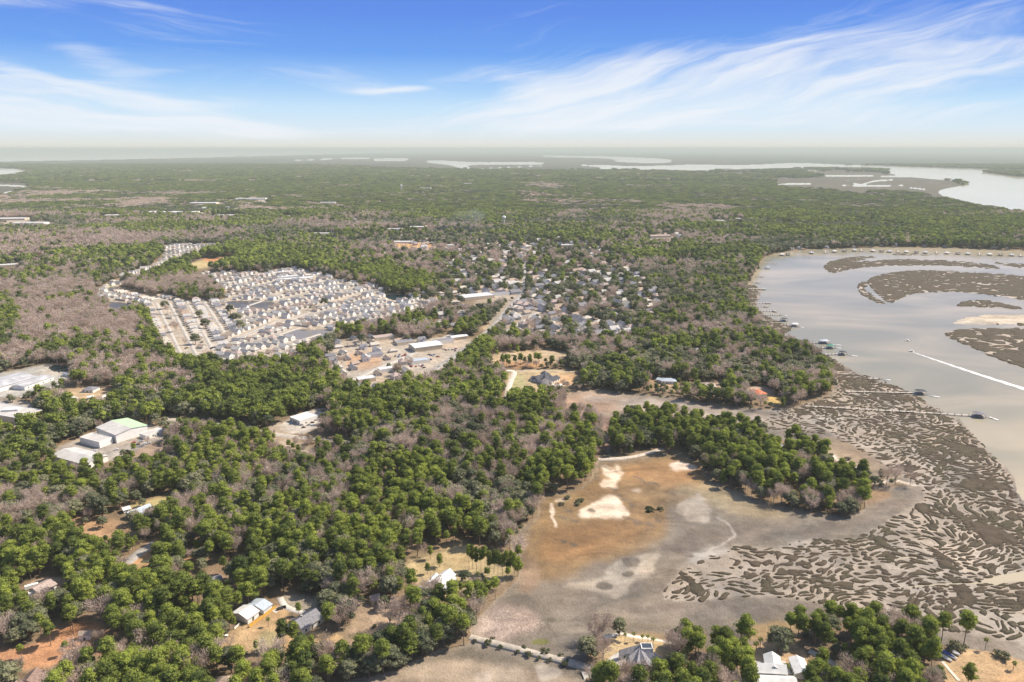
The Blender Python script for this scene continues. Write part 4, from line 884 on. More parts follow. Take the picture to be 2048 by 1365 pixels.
# ---- where they stand
def scatter(r0, r1, s, seed):
    xs = np.arange(-r1*.80, r1*.80, s); ys = np.arange(r0*.80, r1*1.0, s*.87); X_, Y_ = np.meshgrid(xs, ys); X_[1::2] += s/2
    rg = np.random.default_rng(seed); X_ = (X_+rg.uniform(-.42, .42, X_.shape)*s).ravel(); Y_ = (Y_+rg.uniform(-.42, .42, Y_.shape)*s).ravel()
    k = (Y_ >= r0) & (Y_ < r1) & (np.abs(X_) < Y_*.78+60); X_, Y_ = X_[k], Y_[k]
    jx, jy = jit(X_, Y_, .8); px, py = to_px(X_, Y_)
    t = samp(TR, jx, jy); t2 = samp(TR, px, py); t = np.minimum(t, t2+.35*(t2.sum(1, keepdims=True) > .5))
    # patches of one kind
    pb = np.exp(3.8*np.stack([fbm(X_/120, Y_/120, 3, q) for q in (71, 72, 73)], 1))
    far_ = np.clip((Y_-1100)/1500, 0, 1)[:, None]
    pf = np.exp(7.5*np.stack([fbm(X_/520, Y_/420, 4, q) for q in (81, 82, 83)], 1)); pb = pb*(1-far_)+pf*far_
    t = t*np.clip(.94+1.1*fbm(X_/42, Y_/42, 3, 91), .3, 1)[:, None]*np.where(Y_ < 3000, .93, 1)[:, None]
    tot = t.sum(1); t[:, :3] *= pb; t *= (tot/np.maximum(t.sum(1), 1e-6))[:, None]
    u = rg.random(len(X_)); cs = np.cumsum(t, 1); kind = (u[:, None] > cs).sum(1)
    ok = (kind < 4) & (samp(WAT, px, py) < .25) & ((samp(LOW, px, py) < .5) | (kind == 3))
    ok &= ~blocked(X_, Y_); hl = samp(HL, px, py)*(Y_ < 1500); ok &= ~((hl > .4) & (rg.random(len(X_)) < .45))
    return X_[ok], Y_[ok], kind[ok], px[ok], py[ok]
FOOT = []                                           # (x, y, radius) kept free of trees
def blocked(X_, Y_):
    b = np.zeros(X_.shape, bool)
    for x, y, r in FOOT: b |= (X_-x)**2+(Y_-y)**2 < r*r
    return b
# ------------------------------------------------------------------ buildings
WHITE = mat('white_paint', (.78, .76, .71), .7, .3, 0, 1, .08, .5); CREAM = mat('cream_wall', (.62, .52, .38), .85, .2, 0, 1, .1, .6); GREYW = mat('grey_wall', (.36, .34, .31), .85, .2, 0, 1, .1, .6)
DARK = mat('dark_opening', (.025, .028, .035), .3, .5); GLASS = mat('window_glass', (.05, .06, .075), .12, .6); TEAL = mat('pool_water', (.10, .52, .50), .08, .5)
RWHITE = mat('white_metal_roof', (.66, .65, .63), .5, .35, 0, 1, .12, .25); RGREY = mat('grey_shingle_roof', (.22, .215, .23), .9, .2, .3, 6, .2, .8); RDARK = mat('dark_shingle_roof', (.075, .078, .09), .85, .25, .3, 6, .3, .8)
RCONC = mat('pale_grey_membrane_roof', (.50, .475, .44), .9, .2, 0, 1, .12, .12); RSEAM = mat('ribbed_pale_metal_roof', (.46, .455, .45), .55, .3, .5, 2.5, .22, .12); RGREEN = mat('pale_green_roof', (.42, .58, .36), .8, .2, 0, 1, .1, .2); RORANGE = mat('orange_tile_roof', (.62, .20, .10), .85, .2, .4, 5, .2, 1)
RTAN = mat('tan_shingle_roof', (.40, .31, .24), .9, .2, .3, 6, .18, .8); RBROWN = mat('brown_shingle_roof', (.24, .165, .135), .9, .2, .3, 6, .18, .8); RBLUE = mat('pale_blue_metal_roof', (.42, .47, .52), .5, .4, 0, 1, .1, .5)
RPINK = mat('pinkish_shingle_roof', (.42, .33, .29), .9, .2, .3, 6, .18, .8); YELLOW = mat('yellow_fence_wood', (.60, .36, .08), .85, .2, 0, 1, .15, 1); WOOD = mat('weathered_wood', (.36, .31, .26), .9, .2, 0, 1, .2, .8); PILE = mat('dark_piling_wood', (.11, .09, .07), .9, .2, 0, 1, .2, 1)
DECK = mat('pale_boardwalk', (.62, .55, .46), .85, .2, 0, 1, .12, 1); STEEL = mat('galvanised_steel', (.45, .45, .46), .5, .5, 0, 1, .1, .5, .3); CONC = mat('concrete', (.52, .49, .44), .9, .2, 0, 1, .12, .4); GREENC = mat('green_canvas', (.05, .22, .16), .8, .2); BLUEC = mat('blue_tarpaulin', (.05, .11, .42), .6, .3)
TYRE = mat('tyre_rubber', (.02, .02, .02), .8, .2); ORW = mat('orange_clay', (.6, .2, .06), .9, .1, 0, 1, .1, .5); REDC = mat('red_paint', (.6, .06, .05), .5, .4); MASTM = mat('mast_red_steel', (.35, .22, .18), .6, .4)
def wings(specs, org, ang0=0):
    wb, r1, r2, tr = MB(), MB(), MB(), MB(); info = []
    for (p0, p1, wv_, eave, rise, kind) in specs:
        a, b = Vector((p0[0]-org[0], p0[1]-org[1], 0)), Vector((p1[0]-org[0], p1[1]-org[1], 0)); d = (b-a); L = d.length; d.normalize()
        s = Vector((-d.y, d.x, 0)); W = wv_
        if W < 0: s = -s; W = -W
        def P(u, v, z): return tuple(a+d*u+s*v+Vector((0, 0, z)))
        flip = (d.cross(s)).z < 0
        def q(B, *pts): B.quad(*(pts[::-1] if flip else pts))
        o = min(.6, W*.08); zb = -.6
        if kind == 'flat':
            q(wb, P(0, 0, zb), P(L, 0, zb), P(L, 0, eave), P(0, 0, eave)); q(wb, P(L, 0, zb), P(L, W, zb), P(L, W, eave), P(L, 0, eave)); q(wb, P(L, W, zb), P(0, W, zb), P(0, W, eave), P(L, W, eave)); q(wb, P(0, W, zb), P(0, 0, zb), P(0, 0, eave), P(0, W, eave))
            # parapet with the roof sheet inside
            t = .35; ph = .5
            for (u0, u1, v0, v1) in ((0, L, 0, t), (0, L, W-t, W), (0, t, t, W-t), (L-t, L, t, W-t)):
                c = (Vector(P(u0, v0, 0))+Vector(P(u1, v1, 0)))/2
                tr.box((c.x, c.y, eave+ph/2), (abs(u1-u0)+(.1 if abs(u1-u0) > t*2 else 0), abs(v1-v0)+(.1 if abs(v1-v0) > t*2 else .002), ph), math.atan2(d.y, d.x))
            q(r1, P(t, t, eave+.12), P(L-t, t, eave+.12), P(L-t, W-t, eave+.12), P(t, W-t, eave+.12))
        elif kind == 'hip':
            q(wb, P(0, 0, zb), P(L, 0, zb), P(L, 0, eave), P(0, 0, eave)); q(wb, P(L, 0, zb), P(L, W, zb), P(L, W, eave), P(L, 0, eave)); q(wb, P(L, W, zb), P(0, W, zb), P(0, W, eave), P(L, W, eave)); q(wb, P(0, W, zb), P(0, 0, zb), P(0, 0, eave), P(0, W, eave))
            h = min(W/2, L/2-.01); e = eave-.05
            R0, R1_ = P(h, W/2, eave+rise), P(L-h, W/2, eave+rise); A_, B_, C_, D_ = P(-o, -o, e), P(L+o, -o, e), P(L+o, W+o, e), P(-o, W+o, e)
            q(r1, A_, B_, R1_, R0); q(r2, C_, D_, R0, R1_); q(r1, D_, A_, R0); q(r2, B_, C_, R1_); q(tr, D_, C_, B_, A_)
        else:
            m_ = W/2
            q(wb, P(0, 0, zb), P(L, 0, zb), P(L, 0, eave), P(0, 0, eave)); q(wb, P(L, W, zb), P(0, W, zb), P(0, W, eave), P(L, W, eave))
            q(wb, P(L, 0, zb), P(L, W, zb), P(L, W, eave), P(L, m_, eave+rise), P(L, 0, eave)); q(wb, P(0, W, zb), P(0, 0, zb), P(0, 0, eave), P(0, m_, eave+rise), P(0, W, eave))
            sl_ = rise/m_; t = .22
            for (B, v0, v1) in ((r1, -o, m_), (r2, W+o, m_)):
                zl, zh = eave-sl_*o+.04, eave+rise+.04; pts = [P(-o, v0, zl), P(L+o, v0, zl), P(L+o, v1, zh), P(-o, v1, zh)]
                up = [tuple(Vector(p)+Vector((0, 0, t))) for p in pts]; k = (v0 < v1)
                for f in ((0, 1, 2, 3),): q(B, *([up[i] for i in f] if k else [up[i] for i in f[::-1]]))
                for (i, j) in ((0, 1), (1, 2), (3, 0)):
                    f = (pts[i], pts[j], up[j], up[i]); q(B, *(f if k else f[::-1]))
        info.append((a, d, s, L, W, eave, rise, kind))
    return wb, r1, r2, tr, info
NB = 0
def building(name, label, cat, specs, wall, roof, roof2=None, group=None, z=1.0, win=True, trim=None, foot=2.5, chim=False, world_=False):
    """specs: (pixel or ground corner p0, corner p1 along the ridge, width across (sign = side) or corner p2, eave, rise, kind)"""
    sp = []
    if world_:
        q0, q1 = specs[0][0], specs[0][1]; cx, cy = (q0[0]+q1[0])/2, (q0[1]+q1[1])/2; dd_ = math.hypot(cx, cy); specs = [((cx+(q0[0]-cx)*.72, cy+(q0[1]-cy)*.72), (cx+(q1[0]-cx)*.72, cy+(q1[1]-cy)*.72))+tuple(specs[0][2:])] if dd_ > 2500 else specs; L_ = math.dist(q0, q1); rr = max(12, min(L_*.22, 26)); reach = min(dd_/16, 150)
        for i in range(int(reach/rr)+1):
            for j in range(max(1, int(L_/rr))):
                t_ = (j+.5)/max(1, int(L_/rr)); FOOT.append((q0[0]+(q1[0]-q0[0])*t_-cx/dd_*i*rr, q0[1]+(q1[1]-q0[1])*t_-cy/dd_*i*rr, rr*random.uniform(.6, 1.0)))
    for (p0, p1, w_, e, r_, k) in specs:
        a = p0 if world_ else g3(*p0, z); b = p1 if world_ else g3(*p1, z)
        if not np.isscalar(w_):
            c = w_ if world_ else g3(*w_, z); d = Vector((b[0]-a[0], b[1]-a[1])).normalized(); w_ = (-d.y*(c[0]-a[0])+d.x*(c[1]-a[1]))
        sp.append((a, b, w_, e, r_, k))
    org = ((sp[0][0][0]+sp[0][1][0])/2, (sp[0][0][1]+sp[0][1][1])/2)
    wb, r1, r2, tr, info = wings(sp, org)
    root = empty(name, (org[0], org[1], z)); tag(root, label, cat, group)
    wb.build('wall', wall, root); rf = r1.build('roof', roof, root)
    if r2.v: r2.build('roof' if roof2 is None else 'roof', roof2 or roof, root)
    if tr.v: tr.build('roof_trim', trim or WHITE, root)
    for (a, d, s, L, W, eave, rise, kind) in info:
        n_ = max(1, int(max(L, W)/W+1)); r_ = math.hypot(W, min(L, W))/2+foot
        for i in range(n_+1):
            c = a+d*(L*i/n_)*.98+s*W/2; FOOT.append((c.x+org[0], c.y+org[1], r_*.85))
        # keep the sight line to the camera a little open
        c = a+d*L/2+s*W/2; cx, cy = c.x+org[0], c.y+org[1]; u = Vector((cx, cy)).normalized(); FOOT.append((cx-u.x*(W/2+6), cy-u.y*(W/2+6), L*.42+2))
        if win and L > 7:
            nw = min(4, int(L/4.5)); ctr = Vector((org[0], org[1], 0))+a
            side = 0 if (s.dot(Vector((ctr.x, ctr.y, 0)))) > 0 else 1
            for i in range(nw):
                u0 = L*(i+.5)/nw; m_ = MB(); c = a+d*u0+s*(-.03 if side == 0 else W+.03)
                m_.box((c.x, c.y, min(1.7, eave*.55)), (1.3, .12, 1.4 if eave < 4 else 1.8), math.atan2(d.y, d.x)); f_ = m_.build('window', GLASS, root)
    if win:
        a, d, s, L, W, eave, rise, kind = info[0]; side = s.dot(Vector((org[0], org[1], 0))) > 0; c = a+d*L*.47+s*(-.06 if side else W+.06)
        MB().box((c.x, c.y, 1.0), (1.1, .14, 2.1), math.atan2(d.y, d.x)).build('door', PILE, root)
    if chim:
        a, d, s, L, W, eave, rise, kind = info[0]; c = a+d*L*.3+s*W*.5; MB().box((c.x, c.y, eave+rise), (1.1, .9, 2.2)).build('chimney', CONC, rf)
    return root
B = building
wA = B('warehouse', 'large pale grey warehouse whose far roof slope is light green', 'warehouse', [((200, 897), (226, 887), (169, 884), 6, .6, 'flat')], WHITE, RCONC, win=False)
hi = wings([((g3(234, 887)), g3(195, 871), -math.dist(g3(234, 887), g3(289, 865)), 8.5, 2.2, 'gable')], (wA.location.x, wA.location.y))
hi[0].build('wall', WHITE, wA); hi[1].build('roof', RCONC, wA); tag(hi[2].build('roof', RGREEN, wA), 'light green far roof slope')
c0, c1 = g3(200, 897), g3(169, 884); mm = MB(); d_ = math.atan2(c1[1]-c0[1], c1[0]-c0[0])
mm.box(((c0[0]+c1[0])/2-wA.location.x+.05*0, (c0[1]+c1[1])/2-wA.location.y-.06, 2.6), (math.dist(c0, c1)*.86, .5, 4.2), d_); tag(mm.build('loading_bay', DARK, wA), 'dark open loading bay')
for fx in (.35, .72):
    a_, b_ = g3(234, 887), g3(289, 865); x = a_[0]+(b_[0]-a_[0])*fx-wA.location.x; y = a_[1]+(b_[1]-a_[1])*fx-wA.location.y-.05; MB().box((x, y, 2.4), (4.5, .5, 4.6), math.atan2(b_[1]-a_[1], b_[0]-a_[0])).build('shutter_door', DARK, wA)
for q in ((200, 890), (180, 885), (240, 875), (255, 868), (225, 870), (270, 862), (215, 880)):
    x, y = g3(*q); FOOT.append((x, y, 17))
B('warehouse', 'grey gabled warehouse in front of the one with the light green slope', 'warehouse', [((107, 923), (172, 941), (142, 903), 5.5, 2.4, 'gable')], WHITE, RCONC, win=False, foot=4)
B('shed', 'small pale flat roofed building on the right of the two large warehouses', 'building', [((292, 880), (331, 867), (284, 874), 4, .5, 'flat')], WHITE, RCONC, win=True)
r1_ = B('warehouse', 'very long pale roofed warehouse running out of the left edge', 'warehouse', [((-80, 808), (76, 763), (-98, 793), 6, 1.4, 'gable')], WHITE, RSEAM, win=False)
B('warehouse', 'lower pale roofed wing with dark windows beside the round dark pond', 'warehouse', [((50, 781), (108, 760), (36, 775), 4.5, 1.0, 'gable')], WHITE, RSEAM, win=True)
B('shed', 'small white shed at the edge of the round dark pond', 'shed', [((126, 752), (150, 758), (127, 749), 3.2, .8, 'gable')], WHITE, RWHITE)
bx = B('commercial_building', 'cream flat roofed block with a bright roof unit at the left edge', 'building', [((38, 851), (-60, 834), (60, 829), 7.5, .5, 'flat')], CREAM, RCONC, foot=5)
x, y = g3(18, 838); MB().box((x-bx.location.x, y-bx.location.y+6, 8.6), (16, 9, 1.8), .2).build('roof_unit', RWHITE, bx)
B('house', 'small grey hipped house on a brown lot right of the long warehouse', 'house', [((164, 785), (186, 786), (168, 778), 3.2, 2.4, 'hip')], WHITE, RGREY)
B('shed', 'long narrow white shed on the brown lot below the grey hipped house', 'shed', [((205, 801), (229, 790), (203, 799), 3, .6, 'flat')], WHITE, RWHITE)
B('shed', 'low white shed left of the long narrow white shed', 'shed', [((176, 801), (188, 799), (175, 798), 3, .8, 'gable')], WHITE, RWHITE)
B('commercial_building', 'white flat roofed shop in the middle of its own parking lot', 'shop', [((600, 851), (580, 843), (622, 834), 4.5, .5, 'flat')], WHITE, RWHITE, foot=3)
bw = B('house', 'black roofed white house with gables standing alone on a wide lawn', 'house', [((1060, 763), (1088, 765), (1062, 757), 3.2, 2.4, 'hip'), ((1084, 768), (1104, 763), (1079, 760), 6, 3, 'gable'), ((1098, 770), (1096, 756), 9, 6.2, 3, 'gable'), ((1104, 769), (1120, 762), (1100, 762), 4, 2.4, 'gable')], WHITE, RDARK, z=1.0)
x, y = g3(1110, 772); MB().box((x-bw.location.x, y-bw.location.y, .25), (20, 9, .3), .3).build('patio', WHITE, bw)
B('house', 'house with a bright orange tile roof near the marsh edge', 'house', [((1504, 793), (1522, 797), (1502, 785), 4, 2.2, 'hip'), ((1518, 798), (1534, 796), (1514, 787), 5, 2.4, 'hip')], CREAM, RORANGE, foot=5)
B('house', 'pinkish grey roofed house in trees left of the orange roofed house', 'house', [((1400, 780), (1432, 781), (1402, 772), 4, 3, 'hip'), ((1384, 776), (1404, 778), (1386, 771), 3.4, 2.2, 'hip')], CREAM, RPINK, foot=5)
B('house', 'white walled house with green grey roof behind the tidal inlet', 'house', [((1322, 768), (1352, 769), (1325, 762), 3.6, 2.2, 'hip'), ((1312, 764), (1325, 767), (1316, 760), 3, 1.5, 'gable')], WHITE, RBLUE, foot=5)
B('house', 'white house in the trees on top of the peninsula', 'house', [((1540, 887), (1556, 886), (1538, 882), 4, 2, 'gable')], WHITE, RWHITE, foot=4)
B('house', 'long white roof at the upper right tip of the peninsula', 'house', [((1550, 899), (1569, 902), (1546, 894), 3.6, 1.6, 'gable'), ((1536, 894), (1552, 894), (1538, 889), 3.4, 1.4, 'gable')], WHITE, RWHITE, foot=5)
B('house', 'small white roofed cottage in the wood at the right of the peninsula', 'house', [((1608, 982), (1622, 985), (1612, 974), 3.2, 1.6, 'gable')], WHITE, RWHITE, foot=4)
wh = B('house', 'white metal roofed house with angled wings in a clearing above the creek', 'house', [((884, 1184), (910, 1163), (866, 1174), 5, 2.8, 'gable'), ((864, 1178), (878, 1161), (856, 1173), 3.6, 1.4, 'gable'), ((880, 1190), (900, 1186), (882, 1180), 4, 1.8, 'hip'), ((904, 1170), (913, 1168), (902, 1164), 3, .9, 'gable')], WHITE, RWHITE, foot=3, chim=True)
B('garage', 'small white garage at the left end of the white metal roofed house', 'garage', [((836, 1190), (853, 1192), (834, 1181), 3.2, 1.4, 'gable')], WHITE, RWHITE)
gh = B('house', 'dark grey shingled house with dormer and white porch beside the curved drive', 'house', [((606, 1270), (645, 1246), (586, 1251), 3.8, 3.4, 'gable'), ((576, 1261), (600, 1264), (588, 1247), 3.2, 2.6, 'hip'), ((634, 1252), (652, 1241), (618, 1240), 3.4, 2.2, 'hip')], WHITE, RGREY, RDARK, foot=2, chim=True)
B('shed', 'larger white metal shed next to the yellow fence', 'shed', [((496, 1249), (518, 1233), (474, 1231), 3.6, 2.0, 'gable')], WHITE, RWHITE, win=True, foot=1)
B('shed', 'pale grey metal shed behind the larger white one by the yellow fence', 'shed', [((528, 1230), (544, 1218), (504, 1214), 3.2, 1.6, 'gable')], WHITE, RBLUE, win=False, foot=1)
B('house', 'long pale blue roofed house on a mown strip in the left woods', 'house', [((262, 1041), (305, 1024), (252, 1035), 3.4, 2.4, 'gable'), ((280, 1047), (296, 1040), (276, 1038), 3.2, 2, 'gable')], WHITE, RBLUE, foot=4)
B('shed', 'small white shed left of the long pale blue roofed house', 'shed', [((248, 1028), (262, 1024), (246, 1022), 2.8, 1, 'gable')], WHITE, RWHITE)
B('house', 'grey roofed house on a bare sandy lot at the left edge', 'house', [((80, 1196), (114, 1178), (66, 1184), 3.4, 2.0, 'gable')], WHITE, RPINK, foot=4)
B('house', 'brown roofed house with white gable in the bottom left corner', 'house', [((78, 1382), (96, 1358), (48, 1372), 3.6, 3.4, 'gable'), ((92, 1376), (112, 1366), (86, 1366), 3, 1.2, 'gable')], CREAM, RBROWN, foot=4)
B('house', 'tan hipped roof cut by the bottom edge', 'house', [((424, 1392), (472, 1388), (428, 1366), 3.4, 4, 'hip')], CREAM, RTAN, foot=2)
B('house', 'small grey roofed house among pink bare trees', 'house', [((744, 1212), (762, 1206), (738, 1204), 3.2, 2.2, 'gable')], CREAM, RPINK, foot=3)
B('house', 'white low house hidden by dark oaks at the end of a short drive', 'house', [((392, 1186), (414, 1178), (386, 1180), 3.2, 1.6, 'gable')], WHITE, RWHITE, foot=3)
B('house', 'grey roofed house right of the short drive among oaks', 'house', [((420, 1176), (446, 1168), (416, 1166), 3.2, 1.6, 'hip')], CREAM, RGREY, foot=3)
B('house', 'tan roofed house half hidden in the lower left pines', 'house', [((356, 1252), (386, 1246), (352, 1240), 3.4, 2, 'hip')], CREAM, RTAN, foot=2)
B('house', 'small pale house in the open pine yard at lower left', 'house', [((158, 1282), (182, 1280), (156, 1274), 3.4, 1.6, 'gable')], WHITE, RTAN, foot=1)
# the house with roofs fanning out like a star
sh = B('house', 'grey house whose many gabled roofs fan out like a star', 'house', [((1242, 1322), (1284, 1310), (1244, 1314), 3.6, 2.4, 'gable'), ((1262, 1340), (1288, 1318), (1254, 1332), 4.5, 3, 'gable'), ((1284, 1352), (1290, 1318), (1262, 1345), 4.4, 3.4, 'gable'),
      ((1312, 1352), (1298, 1320), 11, 4.4, 3.4, 'gable'), ((1336, 1338), (1302, 1316), 10, 4.2, 3.0, 'gable'), ((1278, 1308), (1296, 1306), (1280, 1318), 5.4, 2.6, 'hip')], WHITE, RGREY, foot=1, chim=False)
c = g3(1292, 1318); b_ = MB(); b_.box((c[0]-sh.location.x, c[1]-sh.location.y, 5.8), (6.5, 5, 5.6)); b_.build('clerestory', WHITE, sh); MB().box((c[0]-sh.location.x, c[1]-sh.location.y, 8.64), (5.4, 4, .12)).build('skylight', GLASS, sh)
pf_ = B('house', 'large white metal roofed house with a turquoise pool at the bottom edge', 'house', [((1507, 1358), (1572, 1362), (1502, 1340), 4.6, 2.6, 'gable'), ((1531, 1352), (1527, 1324), -8.0, 4.6, 2.4, 'gable'), ((1516, 1385), (1594, 1388), (1508, 1362), 3.6, 2.2, 'gable')], WHITE, RWHITE, foot=1)
B('garage', 'long white gabled garage right of the house with the pool', 'garage', [((1590, 1358), (1578, 1327), -7.5, 3.4, 1.6, 'gable')], WHITE, RWHITE, foot=1)
pr = empty('swimming_pool', (*g3(1557, 1336), 1.0)); tag(pr, 'kidney shaped turquoise swimming pool beside the white metal roof', 'swimming pool')
def disc(mb, pts, z): mb.quad(*[(x, y, z) for x, y in pts])
kp = [(4.6*math.cos(t)*(1+.15*math.cos(2*t)), 3.4*math.sin(t)+.7*math.cos(2*t)) for t in [2*math.pi*i/28 for i in range(28)]]
m_ = MB(); m_.box((-3, 0, .2), (17, 11, .25)); m_.build('deck', CONC, pr); m_ = MB(); disc(m_, kp, .36); m_.build('water', TEAL, pr)
m_ = MB(); [m_.tube((*kp[i], .38), (*kp[(i+1) % 28], .38), .18, .18, 5, False) for i in range(28)]; m_.build('coping', WHITE, pr)
# ---- cars
def car_proto(colr, nm):
    root = empty('parked_car', (0, 0, 0)); pm = mat('car_paint_'+nm, colr, .3, .5)
    b = MB(); prof = [(-2.2, .45), (-2.15, .9), (-1.4, 1.0), (1.1, .98), (2.05, .82), (2.2, .45)]; n_ = len(prof)
    for s in (-.86, .86): b.quad(*[(x, s, z) for x, z in (prof if s < 0 else prof[::-1])])
    for i in range(n_):
        j = (i+1) % n_; b.quad((prof[i][0], .86, prof[i][1]), (prof[j][0], .86, prof[j][1]), (prof[j][0], -.86, prof[j][1]), (prof[i][0], -.86, prof[i][1]))
    b.build('body', pm, root); cb = MB().box((-.2, 0, 1.22), (2.5, 1.5, .5), 0, .74).build('cabin', GLASS, root); MB().box((-.2, 0, 1.485), (1.75, 1.08, .05)).build('roof_panel', pm, root)
    for x in (-1.35, 1.35):
        for y in (-.8, .8): MB().tube((x, y-.12, .33), (x, y+.12, .33), .33, .33, 8).build('wheel', TYRE, root)
    return root
CARS = {k: car_proto(c, k) for k, c in (('white', (.75, .75, .74)), ('black', (.03, .03, .035)), ('silver', (.42, .43, .45)), ('red', (.45, .05, .04)), ('blue', (.06, .12, .30)))}
def copy_tree(o, parent=None):
    c = o.copy(); C.objects.link(c)
    if parent is not None: c.parent = parent
    for ch in list(o.children):
        d = ch.copy(); C.objects.link(d); d.parent = c
        for gch in list(ch.children): e = gch.copy(); C.objects.link(e); e.parent = d
    return c
used_car = set()
def car(px, py, ang, colr, label, group=None, z=1.14):
    o = CARS[colr] if colr not in used_car else copy_tree(CARS[colr]); used_car.add(colr); x, y = g3(px, py, z); o.location = (x, y, z); o.rotation_euler = (0, 0, R(ang)); tag(o, label, 'car', group); FOOT.append((x, y, 4)); return o
car(560, 1219, 35, 'black', 'black car on the parking spur left of the curved drive', z=1.16)
lot = [(624, 838, 'black', 'first black car right of the white shop'), (627, 832, 'black', 'second black car along the shop front'), (617, 842, 'red', 'dark red car at the shop wall'), (610, 847, 'black', 'black car at the near corner of the white shop'), (603, 851, 'silver', 'silver car at the front of the white shop'), (607, 856, 'black', 'black car in the drive below the shop'),
       (641, 831, 'white', 'white car at the far kerb of the shop lot'), (636, 836, 'silver', 'silver car on the outer row of the shop lot'), (631, 841, 'white', 'white car on the outer row of the shop lot'), (625, 846, 'black', 'black car on the outer row of the shop lot'), (618, 851, 'silver', 'silver car at the lower end of the outer row'), (646, 823, 'black', 'black car at the top of the shop lot'), (583, 849, 'blue', 'blue car behind the near left corner of the shop')]
for x_, y_, c_, l_ in lot: car(x_, y_, 25, c_, l_, 'cars parked around the white flat roofed shop', z=1.04)
wl = [(282, 884, 'silver', 'silver car in front of the small pale building'), (290, 889, 'white', 'white car in the lot below the small pale building'), (276, 890, 'black', 'black car in the lot right of the warehouse'), (298, 888, 'silver', 'silver van like car furthest right in the warehouse lot'), (232, 900, 'white', 'white car at the foot of the low warehouse wing'), (190, 903, 'white', 'white car before the dark loading bay'),
      (290, 852, 'black', 'black car behind the green roof slope'), (298, 850, 'blue', 'blue car behind the green roof slope'), (306, 853, 'black', 'second black car behind the warehouse'), (268, 886, 'red', 'red car beside the long white warehouse wall')]
for x_, y_, c_, l_ in wl: car(x_, y_, 40, c_, l_, 'cars around the two large warehouses', z=1.04)
rg = np.random.default_rng(5); LOTC = {}
for i, (x_, y_, w_, l_) in enumerate(((835, 734, 14, 'on the dealer lot with the blue roof'), (850, 722, 16, 'in the crowded lot above the blue roof'), (800, 712, 12, 'on the street through the commercial blocks'), (900, 700, 12, 'in the lot beside the main road'), (868, 712, 10, 'in the lot below the white supermarket'))):
    for j in range(8):
        cc = rg.choice(list(CARS)); o_ = car(x_+rg.uniform(-w_, w_), y_+rg.uniform(-3, 3), rg.choice([25, 115]), cc, f'{cc} car {l_}', 'cars '+l_, z=1.04); LOTC.setdefault((cc, l_), []).append(o_)
for (cc, l_), os_ in LOTC.items():
    os_.sort(key=lambda o: o.location.x)
    if len(os_) > 1:
        for q_, o in enumerate(os_): o['label'] = f'{cc} car {l_}, '+('leftmost one', 'second from left', 'third from left', 'fourth from left', 'fifth from left', 'sixth from left')[min(q_, 5)]
for i, (px, py, c_) in enumerate(((896, 722, 'white'), (935, 694, 'black'), (962, 675, 'silver'), (998, 640, 'white'), (1020, 612, 'red'), (1040, 590, 'white'), (878, 734, 'silver'))): car(px, py, 52, c_, f'{c_} car on the straight main road, '+('second nearest the camera', 'third nearest the camera', 'in the middle of the row', 'beside the grey side street', 'the third from the far end', 'the farthest of all', 'nearest the camera')[i], 'cars driving on the main road')
# ---- boats under covers and other yard things
def hull(L, W, H, m, name='hull', parent=None, seg=10):
    b = MB(); rings = []
    for i in range(seg+1):
        t = i/seg; x = L*(t-.5); w_ = W/2*min(1, (1-t)*2.6)**.6 if t > .6 else W/2*(.86+.14*math.sin(t*2.6)); z = H*(1+.35*t*t)
        rings.append([(x, -w_, z), (x, -w_*.75, H*.35*(1+t*.3)), (x, 0, 0+.15*H*t), (x, w_*.75, H*.35*(1+t*.3)), (x, w_, z)])
    for i in range(seg):
        for j in range(4): b.quad(rings[i][j], rings[i][j+1], rings[i+1][j+1], rings[i+1][j])
        b.quad(rings[i][4], rings[i][0], rings[i+1][0], rings[i+1][4])
    b.quad(*rings[0]); return b.build(name, m, parent)
def yard_boat(px, py, rz, m, label, L=8.5):
    r = empty('covered_boat', (*g3(px, py), 1.05), rz); tag(r, label, 'boat', 'boats on the lawn at the lower right'); hull(L, 2.5, 1.0, WHITE, parent=r)
    b = MB(); n_ = 8
    for i in range(n_):
        a0, a1 = -L*.44+L*.86*i/n_, -L*.44+L*.86*(i+1)/n_; z0, z1 = [1.5+.35*math.sin(3.1*(i+k)/n_) for k in (0, 1)]; w0, w1 = [1.28*(1-((i+k)/n_)**3*.85) for k in (0, 1)]
        b.quad((a0, -w0, 1.02+.3*(i/n_)**2), (a1, -w1, 1.02+.3*((i+1)/n_)**2), (a1, 0, z1), (a0, 0, z0)); b.quad((a0, 0, z0), (a1, 0, z1), (a1, w1, 1.02+.3*((i+1)/n_)**2), (a0, w0, 1.02+.3*(i/n_)**2))
    b.build('cover', m, r); MB().box((0, 0, -.0), (L*.6, 1.4, .3)).build('trailer', STEEL, r); FOOT.append((r.location.x, r.location.y, 7)); return r
yard_boat(1889, 1317, R(-62), WHITE, 'white covered boat nearest the trees on the right lawn'); yard_boat(1899, 1313, R(-62), BLUEC, 'boat under a blue tarpaulin between two white ones'); yard_boat(1908, 1307, R(-60), WHITE, 'smaller white boat at the right end of the three', 6.5)
